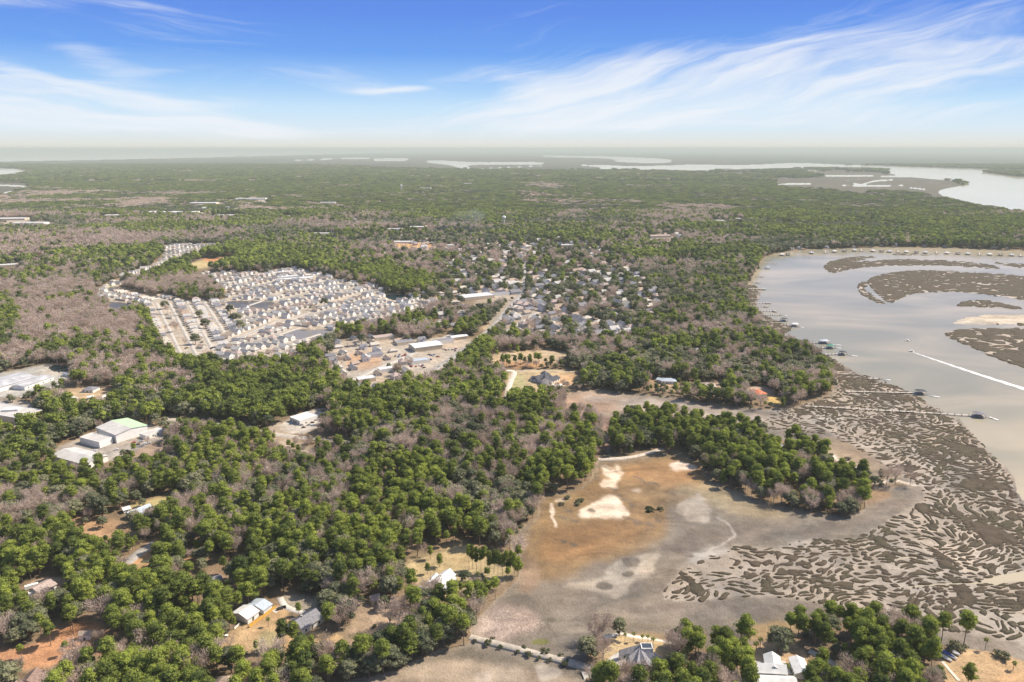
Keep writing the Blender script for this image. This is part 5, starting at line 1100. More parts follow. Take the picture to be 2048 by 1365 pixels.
def strip(name, label, cat, p0, p1, wd, z, m, legs=False, rail=False, step=6):
    a, b_ = Vector((*g3(*p0, z), 0)), Vector((*g3(*p1, z), 0)); d = b_-a; L = d.length; ang = math.atan2(d.y, d.x); r = empty(name, (a.x, a.y, 0), ang); tag(r, label, cat)
    MB().box((L/2, 0, z), (L, wd, .18)).build('walkway', m, r)
    if legs:
        for s_ in (-1, 1):
            q_ = MB(); 
            for i in range(int(L/step)+1): q_.tube((i*step, s_*wd*.46, -.6), (i*step, s_*wd*.46, z+1.1), .24, .22, 5)
            q_.build('pilings', PILE, r)
    if rail:
        for s_ in (-1, 1): MB().box((L/2, s_*wd*.46, z+.95), (L, .08, .1)).build('handrail', m, r)
    return r, L
strip('boardwalk', 'straight white boardwalk crossing the tan lawn at lower right', 'boardwalk', (1884, 1323), (1918, 1362), 1.8, 1.15, DECK)
def fence(pts, h, m, label, z=1.0):
    r = empty('fence', (*g3(*pts[0]), z)); tag(r, label, 'fence'); o = r.location
    b = MB(); pp = MB()
    for p, q in zip(pts[:-1], pts[1:]):
        a, c = Vector((*g3(*p), 0)), Vector((*g3(*q), 0)); d = c-a; L = d.length; ang = math.atan2(d.y, d.x); mid = (a+c)/2; b.box((mid.x-o.x, mid.y-o.y, h/2), (L, .14, h), ang)
        for i in range(int(L/2.4)+1): t = a+d*(i*2.4/L); pp.box((t.x-o.x, t.y-o.y, h/2+.05), (.16, .16, h+.15), ang)
    b.build('fence_boards', m, r); pp.build('fence_posts', m, r)
fence([(499, 1256), (527, 1236), (551, 1217)], 2.2, YELLOW, 'bright yellow board fence between the sheds and the tan lawn'); fence([(469, 1259), (480, 1249)], 1.2, WHITE, 'short white fence below the yellow one')
fence([(95, 1380), (112, 1368)], 2.0, YELLOW, 'short yellow fence by the brown roofed corner house')
def rv(px, py, rz, label, L=8):
    r = empty('camper_van', (*g3(px, py), 1.0), rz); tag(r, label, 'camper', 'campers on the sandy lot at the left edge'); MB().box((0, 0, 1.9), (L, 2.4, 2.6), 0, .94).build('body', WHITE, r); MB().box((L*.38, 0, 2.2), (1.3, 2.44, .8)).build('windscreen', GLASS, r)
    for x in (-L*.3, L*.3):
        for y in (-1, 1): MB().tube((x, y-.15, .42), (x, y+.15, .42), .42, .42, 8).build('wheel', TYRE, r)
    FOOT.append((r.location.x, r.location.y, 7))
rv(64, 1178, R(35), 'white camper beside the grey roofed house on the sandy lot'); rv(70, 1192, R(28), 'white camper nearest the trees on the sandy lot', 7); rv(20, 1168, R(-50), 'white camper under the trees at the far left', 7)
tnt = empty('tent', (*g3(147, 802), 1.0)); tag(tnt, 'round white tent on the brown lot', 'tent'); b = MB(); n_ = 14
for z0, z1, q0, q1 in ((0, 2.4, 5, 5), (2.4, 4.2, 5.2, 2.6), (4.2, 4.9, 2.6, .1)):
    for i in range(n_): a0, a1 = 2*math.pi*i/n_, 2*math.pi*(i+1)/n_; b.quad((q0*math.cos(a0), q0*math.sin(a0), z0), (q0*math.cos(a1), q0*math.sin(a1), z0), (q1*math.cos(a1), q1*math.sin(a1), z1), (q1*math.cos(a0), q1*math.sin(a0), z1))
    if z0 == 0: b.build('wall', WHITE, tnt); b = MB()
b.build('canopy', WHITE, tnt); FOOT.append((tnt.location.x, tnt.location.y, 9))
tb = empty('picnic_table', (*g3(453, 1273), 1.0)); tag(tb, 'small white table on the tan lawn by a lone palm', 'table'); MB().box((0, 0, .75), (2.0, 1.6, .1)).build('tabletop', WHITE, tb)
for x in (-.8, .8):
    for y in (-.6, .6): MB().box((x, y, .35), (.12, .12, .7)).build('leg', WHITE, tb)
# ---- docks on the river
def dock(p0, p1, label, zd=1.6, wd=2.2, roof=None, head=(7, 6), flt=None, step=7, boat=None):
    r, L = strip('dock', label, 'dock', p0, p1, wd, zd, DECK, True, True, step)
    r['group'] = 'docks along the left river bank'
    hx, hy = head
    MB().box((L+hx/2, 0, zd+.02), (hx, hy, .22)).build('pier_head', WOOD, r)
    q_ = MB(); [q_.tube((L+x, y, -.8), (L+x, y, zd+(3.0 if roof else .8)), .17, .15, 5) for x in (.4, hx-.4) for y in (-hy/2+.3, hy/2-.3)]; q_.build('head_posts', PILE, r)
    if roof:
        b = MB(); x0, x1, y0, y1 = L-.5, L+hx+.5, -hy/2-.5, hy/2+.5; z0, z1 = zd+3.0, zd+4.6; cx = (x0+x1)/2
        A_, B_, C_, D_ = (x0, y0, z0), (x1, y0, z0), (x1, y1, z0), (x0, y1, z0); t0, t1 = (cx-1, 0, z1), (cx+1, 0, z1)
        b.quad(A_, B_, t1, t0); b.quad(B_, C_, t1); b.quad(C_, D_, t0, t1); b.quad(D_, A_, t0); b.quad(D_, C_, B_, A_); b.build('boathouse_roof', roof, r)
    if flt:
        fx, fy, fl, fa = flt; MB().box((L+fx, fy, .35), (fl, 2.6, .5), R(fa)).build('floating_platform', WHITE, r)
        a = Vector((L+hx*.6, 0, zd)); e = Vector((L+fx, fy, .5)); dd = e-a; MB().tube(a, e, .35, .35, 4).build('gangway', STEEL, r)
    return r
dock((1690, 783), (1832, 786), 'long walkway over the marsh to a dark roofed boathouse', roof=RDARK, head=(10, 8), flt=(17, -8, 11, -35))
dock((1610, 812), (1948, 831), 'longest walkway, crossing the whole marsh to a double pier head', roof=RGREY, head=(10, 9), flt=(18, -4, 10, -60), wd=1.9)

dock((1735, 757), (1758, 757), 'short dock with a pale floating platform below the river bend', head=(3, 3), flt=(9, -3, 8, -20))
dock((1545, 686), (1640, 685), 'upper of three close docks, with covered boathouse', roof=RBLUE, head=(12, 9), flt=(20, -12, 12, -25), step=5)
dock((1560, 696), (1655, 695), 'middle of three close docks, ending in a dark green shelter', roof=GREENC, head=(9, 9), flt=(15, 0, 9, -25), step=5)
dock((1600, 709), (1680, 708), 'lower of three close docks, with a white topped lift', roof=RDARK, head=(8, 8), flt=(15, -7, 12, -35), step=5)
dock((1560, 650), (1584, 651), 'short dock with dark posts and a white boat shelter', roof=RWHITE, head=(9, 9), flt=(13, -6, 8, -30), step=5)
dock((1522, 641), (1563, 641), 'dock with a dark cube shelter at its head', roof=RDARK, head=(9, 9), step=5)
dock((1508, 630), (1560, 630), 'thin pale dock with floating platform', head=(3, 3), flt=(8, -3, 7, -25), step=4)
dock((1505, 622), (1546, 622), 'dock with an open T shaped head', head=(6, 12), step=5)
dock((1500, 613), (1528, 613), 'short dock with a square head', head=(8, 8), step=5); dock((1498, 606), (1530, 606), 'dock with two lift frames', head=(12, 7), step=5)
dock((1496, 598), (1512, 598), 'low dark dock by a mud creek', head=(6, 5), step=5); dock((1490, 577), (1518, 578), 'pale wide shrimp pier beside the trawler', head=(10, 12), step=5, wd=5)
dock((1505, 565), (1512, 565), 'short cluttered dock above the shrimp pier', head=(9, 9), step=5); dock((1512, 553), (1520, 553), 'small dock under the upper bank trees', head=(8, 8), step=5)
dock((1522, 537), (1532, 537), 'small dock near the top of the river bend', head=(9, 6), roof=RBLUE, step=5); dock((1528, 526), (1546, 527), 'farthest small dock on the left bank', head=(9, 6), step=5)
for i, x_ in enumerate((1563, 1575, 1622, 1650, 1668, 1688, 1708, 1722, 1745, 1762, 1778, 1795, 1812, 1832, 1850, 1872, 1893, 1915, 1935, 1958, 1978, 2000, 2022, 2040)):
    y_ = 508-.06*(x_-1560) if x_ < 1700 else 499+.03*(x_-1700)
    r = dock((x_, y_-1.5), (x_+1, y_+2.2), 'x', head=(12, 11), roof=(RWHITE, RDARK, RBLUE, None)[i % 4], step=8, wd=3); r['group'] = 'docks along the far river shore'
    r['label'] = ('white roofed', 'dark roofed', 'grey blue roofed', 'open')[i % 4]+' dock on the far river shore, '+['leftmost of all', 'second from the left', 'third from the left', 'fourth from the left', 'fifth from the left', 'sixth from the left', 'seventh from the left', 'eighth from the left', 'ninth from the left', 'tenth from the left', 'eleventh from the left', 'twelfth from the left',
        'twelfth from the right', 'eleventh from the right', 'tenth from the right', 'ninth from the right', 'eighth from the right', 'seventh from the right', 'sixth from the right', 'fifth from the right', 'fourth from the right', 'third from the right', 'second from the right', 'rightmost of all'][i]
# ---- boats on the water
def boat(px, py, rz, L, label, name='motor_boat'):
    r = empty(name, (*g3(px, py, 0), -.15), rz); tag(r, label, 'boat'); hull(L, L*.34, .9, WHITE, parent=r); MB().box((-.05*L, 0, 1.3), (L*.22, L*.2, .8), 0, .8).build('console', GLASS, r)
    q_ = MB(); [q_.tube((x, y, .9), (x, y, 2.2), .04, .04, 4) for x in (-.18*L, .1*L) for y in (-.1*L, .1*L)]; q_.box((-.04*L, 0, 2.25), (L*.34, L*.26, .08)); q_.build('canopy_frame', WHITE, r); MB().box((-L*.52, 0, .9), (.5, .5, 1.1)).build('outboard_motor', PILE, r); return r
boat(1815, 682.5, R(170), 8, 'small boat lying still on the open river, dark against the water'); boat(1823, 703.5, R(152), 9, 'speeding white boat at the head of a long white wake')
tw = boat(1528, 579, R(80), 18, 'green hulled shrimp trawler with tall booms at the pier', 'trawler'); q_ = MB(); q_.tube((0, 0, 1), (0, 0, 11), .15, .1, 5); q_.tube((0, 0, 3), (2, 9, 9), .1, .08, 4); q_.tube((0, 0, 3), (2, -9, 9), .1, .08, 4); q_.build('boom', STEEL, tw)
for ch in tw.children:
    if ch.name.startswith('hull'): ch.data.materials[0] = GREENC
# foam wake
foam = mat('foam', (.82, .82, .80), .9, .2, .4, 1.2, .06, .6)
ws = [(1824, 704, .8), (1850, 713, 1.6), (1900, 730, 2.6), (1960, 750, 3.4), (2048, 778, 4.4), (2120, 800, 5), (2300, 860, 6)]
V = []; Fq = []
for side in (-1, 1):
    k0 = len(V)
    for i in range(len(ws)*6-5):
        t = i/6; j = min(int(t), len(ws)-2); f = t-j; x, y, w_ = [ws[j][q]*(1-f)+ws[j+1][q]*f for q in range(3)]; c = Vector(g3(x, y, .03)); c2 = Vector(g3(x+1, y+.32, .03)); d = (c2-c).normalized(); n_ = Vector((-d.y, d.x)); wob_ = 1+.25*math.sin(i*2.7+side)
        V += [(*(c+n_*side*w_*.25), .02), (*(c+n_*side*w_*.55), .12), (*(c+n_*side*w_*1.0*wob_), .02)]
        if i: a = k0+(i-1)*3; bq = k0+i*3; Fq += [(a, a+1, bq+1, bq), (a+1, a+2, bq+2, bq+1)]
me = npmesh('boat_wake', V, np.array(Fq), foam); tag(link('boat_wake', me), 'long white foam wake trailing the speeding boat', kind='stuff')
# ---- towers and masts far away
def tower(px, py, h, label):
    r = empty('water_tower', (*g3(px, py), 1)); tag(r, label, 'water tower'); R_ = h*.17; b = MB(); n_ = 14; pr_ = [(.3, h*.70), (R_*.8, h*.76), (R_, h*.84), (R_*.85, h*.93), (.3, h)]
    for (q0, z0), (q1, z1) in zip(pr_[:-1], pr_[1:]):
        for i in range(n_): a0, a1 = 2*math.pi*i/n_, 2*math.pi*(i+1)/n_; b.quad((q0*math.cos(a0), q0*math.sin(a0), z0), (q0*math.cos(a1), q0*math.sin(a1), z0), (q1*math.cos(a1), q1*math.sin(a1), z1), (q1*math.cos(a0), q1*math.sin(a0), z1))
    b.build('tank', WHITE, r); MB().tube((0, 0, 0), (0, 0, h*.74), R_*.2, R_*.2, 8).build('riser_pipe', WHITE, r)
    for i in range(5): a = 2*math.pi*i/5; MB().tube((R_*1.15*math.cos(a), R_*1.15*math.sin(a), 0), (R_*.85*math.cos(a), R_*.85*math.sin(a), h*.8), .6, .5, 5).build('leg', WHITE, r)
    FOOT.append((r.location.x, r.location.y, 25))
tower(1008, 456, 44, 'cream water tower on slim legs in the middle of town'); tower(803, 384, 48, 'pale water tower standing over the far forest')
def mast(px, py, h, label):
    r = empty('radio_mast', (*g3(px, py), 1)); tag(r, label, 'radio mast'); b = MB(); [b.tube((1.2*math.cos(a), 1.2*math.sin(a), 0), (.9*math.cos(a), .9*math.sin(a), h), .35, .3, 4) for a in (0, 2.1, 4.2)]; b.build('lattice_legs', MASTM, r)
    b = MB(); [b.tube((1.1*math.cos(a), 1.1*math.sin(a), z), (1.1*math.cos(a+2.1), 1.1*math.sin(a+2.1), z+h/14), .18, .18, 3) for z in np.arange(0, h*.92, h/14) for a in (0, 2.1, 4.2)]; b.build('bracing', MASTM, r); MB().tube((0, 0, h), (0, 0, h*1.05), .3, .15, 4).build('antenna', MASTM, r)
mast(643, 404, 130, 'thin radio mast left of the town above the pale clearing'); mast(1491, 392, 150, 'tall thin radio mast in the dark forest on the right'); mast(1206, 402, 60, 'short thin mast behind the middle of the town')
pl = empty('power_line', (*g3(262, 1140), 1)); tag(pl, 'twin green power lines over the short grey road', 'power line'); o = pl.location; e1, e2 = Vector((*g3(264, 1140, 11), 11)), Vector((*g3(330, 1100, 11), 11)); GW = mat('green_wire', (.25, .42, .2), .5, .4)
for k in (-.7, .7):
    b = MB(); off = Vector((k, -k, 0)); base = Vector((o.x, o.y, 1)); b.tube(e1+off-base, e2+off-base, .09, .09, 4); b.build('wire', GW, pl)
for e in (e1, e2): b = MB(); b.tube((e.x-o.x, e.y-o.y, 0), (e.x-o.x, e.y-o.y, 11.2), .2, .14, 6); b.box((e.x-o.x, e.y-o.y, 10.2), (2.4, .15, .15), R(-45)); b.build('pole', PILE, pl)
# ---- big pale buildings far out
fb = [(20, 441, 150, 50, 'white block at the far left'), (55, 450, 170, 50, 'long pale block in front at the far left'), (230, 434, 120, 40, 'pale store left of the very long white roof'), (335, 428, 330, 60, 'very long bright white roof on the left plain'), (405, 409, 190, 60, 'long white roof below the dark forest'),
      (500, 400, 230, 60, 'white roof farthest up left of the mast'), (455, 434, 120, 40, 'white store right of the very long roof'), (585, 436, 70, 40, 'white box in the brown wood'), (655, 408, 110, 40, 'pale roof at the foot of the mast'), (640, 471, 90, 22, 'narrow white roof on the town edge'), (12, 536, 50, 22, 'white roof cut by the left edge'),
      (850, 378, 110, 40, 'tan roofs on the far clearing'), (935, 369, 90, 40, 'small white far roof'), (1080, 357, 120, 60, 'white blocks in the distant forest'), (1260, 372, 80, 40, 'pale roof in the right distance'), (805, 487, 60, 20, 'long roof beside the orange field'), (835, 458, 80, 30, 'white school roof near the smoke'), (790, 462, 70, 24, 'white roof left of the school'),
      (1322, 476, 70, 30, 'tan roof among the right hand lots'), (1440, 445, 60, 30, 'pale roof at the forest edge'), (1130, 494, 50, 20, 'white roof in the centre of the oaks'), (900, 494, 34, 20, 'white store by the town street'), (960, 600, 62, 30, 'large white supermarket roof beside the straight road'), (1000, 592, 44, 14, 'blue grey building by the straight road'), (858, 702, 42, 26, 'bright white supermarket in the commercial blocks'),
      (842, 728, 26, 12, 'long blue roofed showroom by the crowded lot'), (770, 680, 30, 14, 'brown flat roof behind the tan lots'), (750, 716, 24, 12, 'pale grey roof among the tan lots'), (812, 690, 26, 12, 'grey flat roof on the street corner'), (890, 688, 30, 14, 'grey roof on the upper commercial lot'), (920, 680, 26, 12, 'white roof at the last commercial lot'), (775, 745, 20, 10, 'pale roof by the orange lot'), (735, 765, 22, 12, 'white roof at the woods edge'),
      (1475, 441, 40, 25, 'tan tower like block right of the lots'), (575, 548, 60, 14, 'long white terrace at the top of the estate'), (600, 556, 95, 14, 'longest white terrace at the top of the estate'), (590, 562, 80, 14, 'lower white terrace at the top of the estate')]
for i, (px, py, L, W, lb) in enumerate(fb):
    x, y = g3(px, py); a = R(rg.uniform(-4, 12)) if py < 500 else R(28); dx, dy = math.cos(a)*L/2, math.sin(a)*L/2
    rf_ = (RWHITE, RCONC, RWHITE, RWHITE)[i % 4]
    if 'blue' in lb: rf_ = RBLUE
    if 'brown' in lb or 'tan roof' in lb: rf_ = RPINK
    if 'grey' in lb: rf_ = RGREY
    B('commercial_building', lb+(' building' if len(lb.split()) < 4 else ''), 'building', [((x-dx, y-dy), (x+dx, y+dy), W, 6.5 if W > 20 else 4.5, 1.5, 'flat' if i % 3 else 'gable')], WHITE if i % 2 else CREAM, rf_, win=False, world_=True, foot=W*.25)
# ------------------------------------------------------------------ houses of the town
RHOUSE = mat('bright_cream_roof', (.52, .47, .40), .85, .2, 0, 1, .1, .5)
PWALL = mat('pale_grey_wall', (.56, .53, .48), .85, .2, 0, 1, .1, .6)
def house_parts(v):
    r = np.random.default_rng(900+v); L, W = 11+4*r.random(), 8+2*r.random(); kind = ('gable', 'hip', 'gable', 'gable', 'hip', 'gable')[v % 6]; e = (3.2, 3.4, 5.6, 3.2, 5.4, 3.4)[v % 6]
    sp = [((-L/2, -W/2), (L/2, -W/2), W, e, 2.6+r.random(), kind)]
    if v % 2 == 0: sp.append(((-L*.05, -W/2-3), (-L*.05, W*.1), -5.2, e*.9, 2.0, 'gable'))
    else: sp.append(((L*.30, -W/2+.5), (L*.62, -W/2+.5), W*.6, 2.8, 1.6, 'gable'))
    wb, r1, r2, tr, info = wings(sp, (0, 0)); wb.f and None
    k = len(r1.v); r1.v += r2.v; r1.f += [tuple(i+k for i in f) for f in r2.f]
    wn = MB()
    for i in range(3): wn.box((-L*.33+L*.33*i, -W/2-.02, e*.5), (1.2, .1, 1.3))
    for i in range(2): wn.box((-L/2-.02, -W*.2+W*.4*i, e*.5), (.1, 1.2, 1.3))
    rm = (RCONC, RHOUSE, RGREY, RTAN, RPINK, RGREY, RTAN, RHOUSE)[v % 8]; wm = (PWALL, PWALL, WHITE, PWALL, PWALL, PWALL)[v % 6]
    return wb.mesh('wall', wm), r1.mesh('roof', rm), wn.mesh('window', GLASS)
HP = [house_parts(v) for v in range(10)]
HPTS = []                                            # x, y, angle, region
hgrid = {}
def hfree(x, y, d):
    c = (int(x//20), int(y//20))
    for a in (-1, 0, 1):
        for b in (-1, 0, 1):
            for (p, q) in hgrid.get((c[0]+a, c[1]+b), ()):
                if (p-x)**2+(q-y)**2 < d*d: return False
    return True
def hadd(x, y, a, reg): HPTS.append((x, y, a, reg)); hgrid.setdefault((int(x//20), int(y//20)), []).append((x, y))
T1m = blur(fill(T1, 1), 1); NOH = np.zeros((MH, MW), bool)
rsegs = []
for pts, wm, lb, c, z, nm in roads:
    p = np.array([g3(*q) for q in pts])
    for a, b in zip(p[:-1], p[1:]): rsegs.append((a, b, wm))
    m = stroke(pts, 1.5); NOH |= m
RA = np.array([s[0] for s in rsegs]); RB = np.array([s[1] for s in rsegs]); RW = np.array([s[2] for s in rsegs])
def rdist(x, y):
    p = np.array([x, y]); d = RB-RA; t = np.clip(((p-RA)*d).sum(1)/(d*d).sum(1), 0, 1); return (np.hypot(*(RA+d*t[:, None]-p).T)-RW/2).min()
rg = np.random.default_rng(77)
for pts, wm, lb, c, z, nm in roads:
    if 'rows of houses' not in lb: continue
    a, b = Vector(g3(*pts[0])), Vector(g3(*pts[-1])); d = (b-a); L = d.length; d.normalize(); n_ = Vector((-d.y, d.x)); ang = math.atan2(d.y, d.x)
    for i in range(int(L/14.5)):
        for s in (-1, 1):
            q = a+d*(7+i*14.5+rg.uniform(-1, 1))+n_*s*(15+rg.uniform(-1, 1)); px, py = to_px(q.x, q.y)
            if samp(T1m, px, py) > .4 and samp(PMB, px, py) < .1 and rdist(q.x, q.y) > 7 and hfree(q.x, q.y, 12.5): hadd(q.x, q.y, ang+math.pi/2+rg.normal()*.03, 0)
dd = Vector(g3(600, 640))-Vector(g3(440, 690)); dd.normalize(); nn_ = Vector((-dd.y, dd.x)); o_ = Vector(g3(500, 640))
for j in range(-40, 41):
    for i in range(-60, 61):
        q = o_+dd*(i*15+rg.uniform(-1.2, 1.2))+nn_*(j*25+(6 if j % 2 else -3)); px, py = to_px(q.x, q.y)
        if samp(T1m, px, py) > .5 and samp(PMB, px, py) < .05 and rdist(q.x, q.y) > 6.5 and hfree(q.x, q.y, 13): hadd(q.x, q.y, math.atan2(dd.y, dd.x)+math.pi/2+rg.normal()*.04, 0)
def blk(poly, nmax, dmin, reg, ang=None):
    p = np.array(poly, float); x0, y0 = p.min(0); x1, y1 = p.max(0); m = fill(poly, 1); k = 0
    A_ = np.array([g3(x, y) for x, y in poly]); gx0, gy0 = A_.min(0); gx1, gy1 = A_.max(0)
    for _ in range(nmax*25):
        if k >= nmax: break
        x, y = rg.uniform(gx0, gx1), rg.uniform(gy0, gy1); px, py = to_px(x, y)
        if samp(m.astype(np.float32) if False else m, px, py) > .5 and hfree(x, y, dmin) and rdist(x, y) > 8 and samp(WAT, px, py) < .1 and samp(LOW, px, py) < .1 and not blocked(np.array([x]), np.array([y]))[0]:
            hadd(x, y, (R(28) if ang is None else ang)+(rg.integers(0, 2)*math.pi/2)+rg.normal()*.08, reg); k += 1
blk([(1000, 610), (1080, 600), (1180, 640), (1270, 655), (1250, 680), (1010, 672)], 62, 19, 1)
blk([(900, 500), (1060, 480), (1180, 480), (1300, 560), (1330, 640), (1250, 650), (1080, 600), (960, 600), (880, 560)], 290, 21, 2)
blk([(660, 692), (720, 672), (800, 682), (900, 680), (870, 720), (820, 765), (760, 785), (700, 775), (650, 740)], 46, 20, 3)
blk([(1300, 560), (1490, 560), (1500, 640), (1620, 730), (1560, 760), (1400, 740), (1300, 660)], 46, 32, 4)
blk([(640, 430), (900, 440), (1000, 480), (880, 520), (700, 510), (640, 470)], 150, 32, 5)
blk([(1090, 430), (1350, 440), (1500, 470), (1400, 500), (1200, 490)], 90, 36, 6)
blk([(380, 400), (640, 400), (640, 480), (420, 470)], 60, 45, 7)
blk([(760, 600), (980, 570), (1000, 610), (880, 670), (780, 650)], 40, 28, 8)
blk([(1560, 490), (2048, 492), (2048, 500), (1700, 500), (1570, 504)], 26, 40, 9)
REG = ['on the estate of close rows', 'by the grey roofed side street in town', 'under the oaks in the middle of town', 'on the tan commercial blocks', 'in the wood beside the river bank', 'in the outer town near the smoke', 'in the far right part of town', 'in the brown far left wood', 'in the woods right of the estate', 'on the far river shore']
HPTS.sort(key=lambda h: math.hypot(h[0], h[1]))
inview = [h for h in HPTS if -20 < to_px(h[0], h[1])[0] < 2068]; rest = inview[300:]
ordi = ['nearest', 'second nearest', 'third nearest', 'fourth nearest', 'fifth nearest', 'sixth nearest', 'seventh nearest', 'eighth nearest', 'ninth nearest', 'tenth nearest', 'eleventh nearest', 'twelfth nearest']
LM = [(600, 842, 'the white flat roofed shop'), (240, 880, 'the two large warehouses'), (50, 770, 'the long pale roofed warehouse'), (1090, 758, 'the black roofed house on its lawn'), (1515, 785, 'the orange roofed house'), (880, 1165, 'the white house with angled wings'), (610, 1250, 'the dark grey shingled house'),
      (510, 1230, 'the yellow fence and sheds'), (275, 1030, 'the long pale blue roof'), (90, 1180, 'the sandy lot with campers'), (80, 1365, 'the brown roofed corner house'), (445, 1380, 'the tan hipped roof'), (745, 1208, 'the small house in bare trees'), (405, 1178, 'the short pale drive'), (1290, 1325, 'the star roofed house'),
      (1545, 1350, 'the pool house'), (1590, 1335, 'the white gabled garage'), (1898, 1312, 'the three lawn boats'), (1900, 1345, 'the white boardwalk'), (285, 1108, 'the short grey road'), (1050, 1300, 'the causeway road'), (1260, 915, 'the sandy track to the peninsula'), (1615, 980, 'the peninsula cottage'), (1730, 1010, 'the peninsula tip'),
      (1000, 1180, 'the muddy left bank'), (1080, 1020, 'the white sand patches'), (170, 1290, 'the open pine yard'), (700, 1300, 'the bare lawn below the woods'), (1690, 1300, 'the clearing in the right pines'), (455, 1273, 'the lone white table'), (700, 1120, 'the middle of the left wood'), (300, 1350, 'the bottom left thicket'), (900, 1260, 'the causeway trees'), (1800, 1300, 'the right hand pine row'), (560, 1130, 'the dense pines of the left wood'), (800, 1030, 'the upper left wood'), (1420, 1320, 'the red pine straw yard'),
      (228, 622, 'the dark blue pond'), (500, 610, 'the long narrow pond'), (620, 668, 'the pale brown pond'), (360, 720, 'the lower end of the left rows'), (330, 640, 'the middle of the left rows'), (560, 710, 'the lowest rows by the pine wood'), (450, 690, 'the junction of the rows'), (700, 640, 'the right hand rows'), (420, 640, 'the second pair of rows'), (780, 620, 'the right end of the rows'), (560, 570, 'the long white terraces'),
      (845, 725, 'the crowded car lots'), (700, 750, 'the orange lots'), (1010, 640, 'the straight main road'), (960, 600, 'the large supermarket roof'), (1150, 650, 'the grey side street'), (1250, 600, 'the oaks in the middle of town'), (1050, 560, 'the bend of the main road'), (1400, 650, 'the riverside oaks')]
LMa = np.array([(a, b) for a, b, c in LM], float)
def relabel(items, noun_of, group_of):
    """items: list of (object, px, py); labels say near which landmark, on which side, and which one there"""
    b = {}
    for it in items:
        o, px, py = it; d = (LMa-[px, py])*[1, 1.6]; i = int(np.argmin((d**2).sum(1))); dx, dy = px-LMa[i, 0], (py-LMa[i, 1])*1.6
        side = ('to the right of' if dx > 0 else 'to the left of') if abs(dx) > abs(dy) else ('in front of' if dy > 0 else 'behind')
        b.setdefault((noun_of(o), side, i), []).append((math.hypot(dx, dy), it))
    for (noun, side, i), l in b.items():
        l.sort(key=lambda q: q[0])
        for k, (_, (o, px, py)) in enumerate(l):
            w_ = (ordi[k]+' ') if k < 12 else 'one of the outer '; nn2 = noun if k < 12 else noun+'s'
            o['label'] = f'{w_}{nn2} {side} {LM[i][2]}'; o['group'] = group_of(o)
HO = []
for i, (x, y, a, reg) in enumerate(inview[:300]):
    v = int(hsh(np.array([i]), np.array([3]), 1)[0]*10) % 10; w_, r_, wn = HP[v]; o = link('house', w_); o.location = (x, y, 1.0); o.rotation_euler = (0, 0, a); o['category'] = 'house'; s = .8+.2*rg.random()+(.2 if reg in (1, 2, 8) else 0); o.scale = (s, s, s)
    c = link('roof', r_, o)
    if i < 150: link('window', wn, o)
    o['_n'] = ('grey roofed house', 'white roofed house')[v in (1, 5)] if v not in (3, 4) else 'tan roofed house'; o['_g'] = 'houses '+REG[reg]; px, py = to_px(x, y); HO.append((o, float(px), float(py)))
relabel(HO, lambda o: o['_n'], lambda o: o['_g'])
for x, y, a, reg in HPTS: 
    FOOT.append((x, y, 8.5)); u = math.hypot(x, y); FOOT.append((x-x/u*11, y-y/u*11, 8 if reg in (0, 1, 3) else 7))
    if reg == 0 and u > 1420:
        for q_ in (18, 28, 38, 48): FOOT.append((x-x/u*q_, y-y/u*q_, 9))
    if reg not in (0, 4, 9):
        for q_ in (0, 14, 26, 38)[:4 if u > 1300 else 3]: FOOT.append((x-x/u*q_, y-y/u*q_, 10))
# ---- instancing of the uncountable rest
def instancer(name, label, kind_, temps, pts, rot_, scl, idx):
    col = bpy.data.collections.new(name+'_kinds')
    for i, me in enumerate(temps): o = bpy.data.objects.new(f'{name}_kind_{i:02d}', me); col.objects.link(o)
    me = bpy.data.meshes.new(name); me.vertices.add(len(pts)); me.vertices.foreach_set('co', np.asarray(pts, np.float32).ravel())
    fattr(me, 'rz', np.stack([np.zeros(len(pts)), np.zeros(len(pts)), rot_], 1).astype(np.float32), 'FLOAT_VECTOR'); fattr(me, 'sc', scl.astype(np.float32)); fattr(me, 'vi', idx.astype(np.int32), 'INT')
    o = link(name, me); tag(o, label, kind=kind_)
    ng = bpy.data.node_groups.new(name, 'GeometryNodeTree'); ng.interface.new_socket('Geometry', in_out='INPUT', socket_type='NodeSocketGeometry'); ng.interface.new_socket('Geometry', in_out='OUTPUT', socket_type='NodeSocketGeometry')
    n = NT(ng); gi, go = n.add('NodeGroupInput'), n.add('NodeGroupOutput'); ip = n.add('GeometryNodeInstanceOnPoints'); ci = n.add('GeometryNodeCollectionInfo'); ci.inputs[0].default_value = col; ci.inputs[1].default_value = True; ci.inputs[2].default_value = True
    def na(nm, t): q = n.add('GeometryNodeInputNamedAttribute', data_type=t); q.inputs[0].default_value = nm; return q.outputs[0]
    n.link(gi.outputs[0], ip.inputs['Points']); n.link(ci.outputs[0], ip.inputs['Instance']); ip.inputs['Pick Instance'].default_value = True; n.link(na('vi', 'INT'), ip.inputs['Instance Index'])
    er = n.add('FunctionNodeEulerToRotation'); n.link(na('rz', 'FLOAT_VECTOR'), er.inputs[0]); n.link(er.outputs[0], ip.inputs['Rotation']); n.link(na('sc', 'FLOAT'), ip.inputs['Scale']); n.link(ip.outputs[0], go.inputs[0])
    md = o.modifiers.new('scatter', 'NODES'); md.node_group = ng; return o
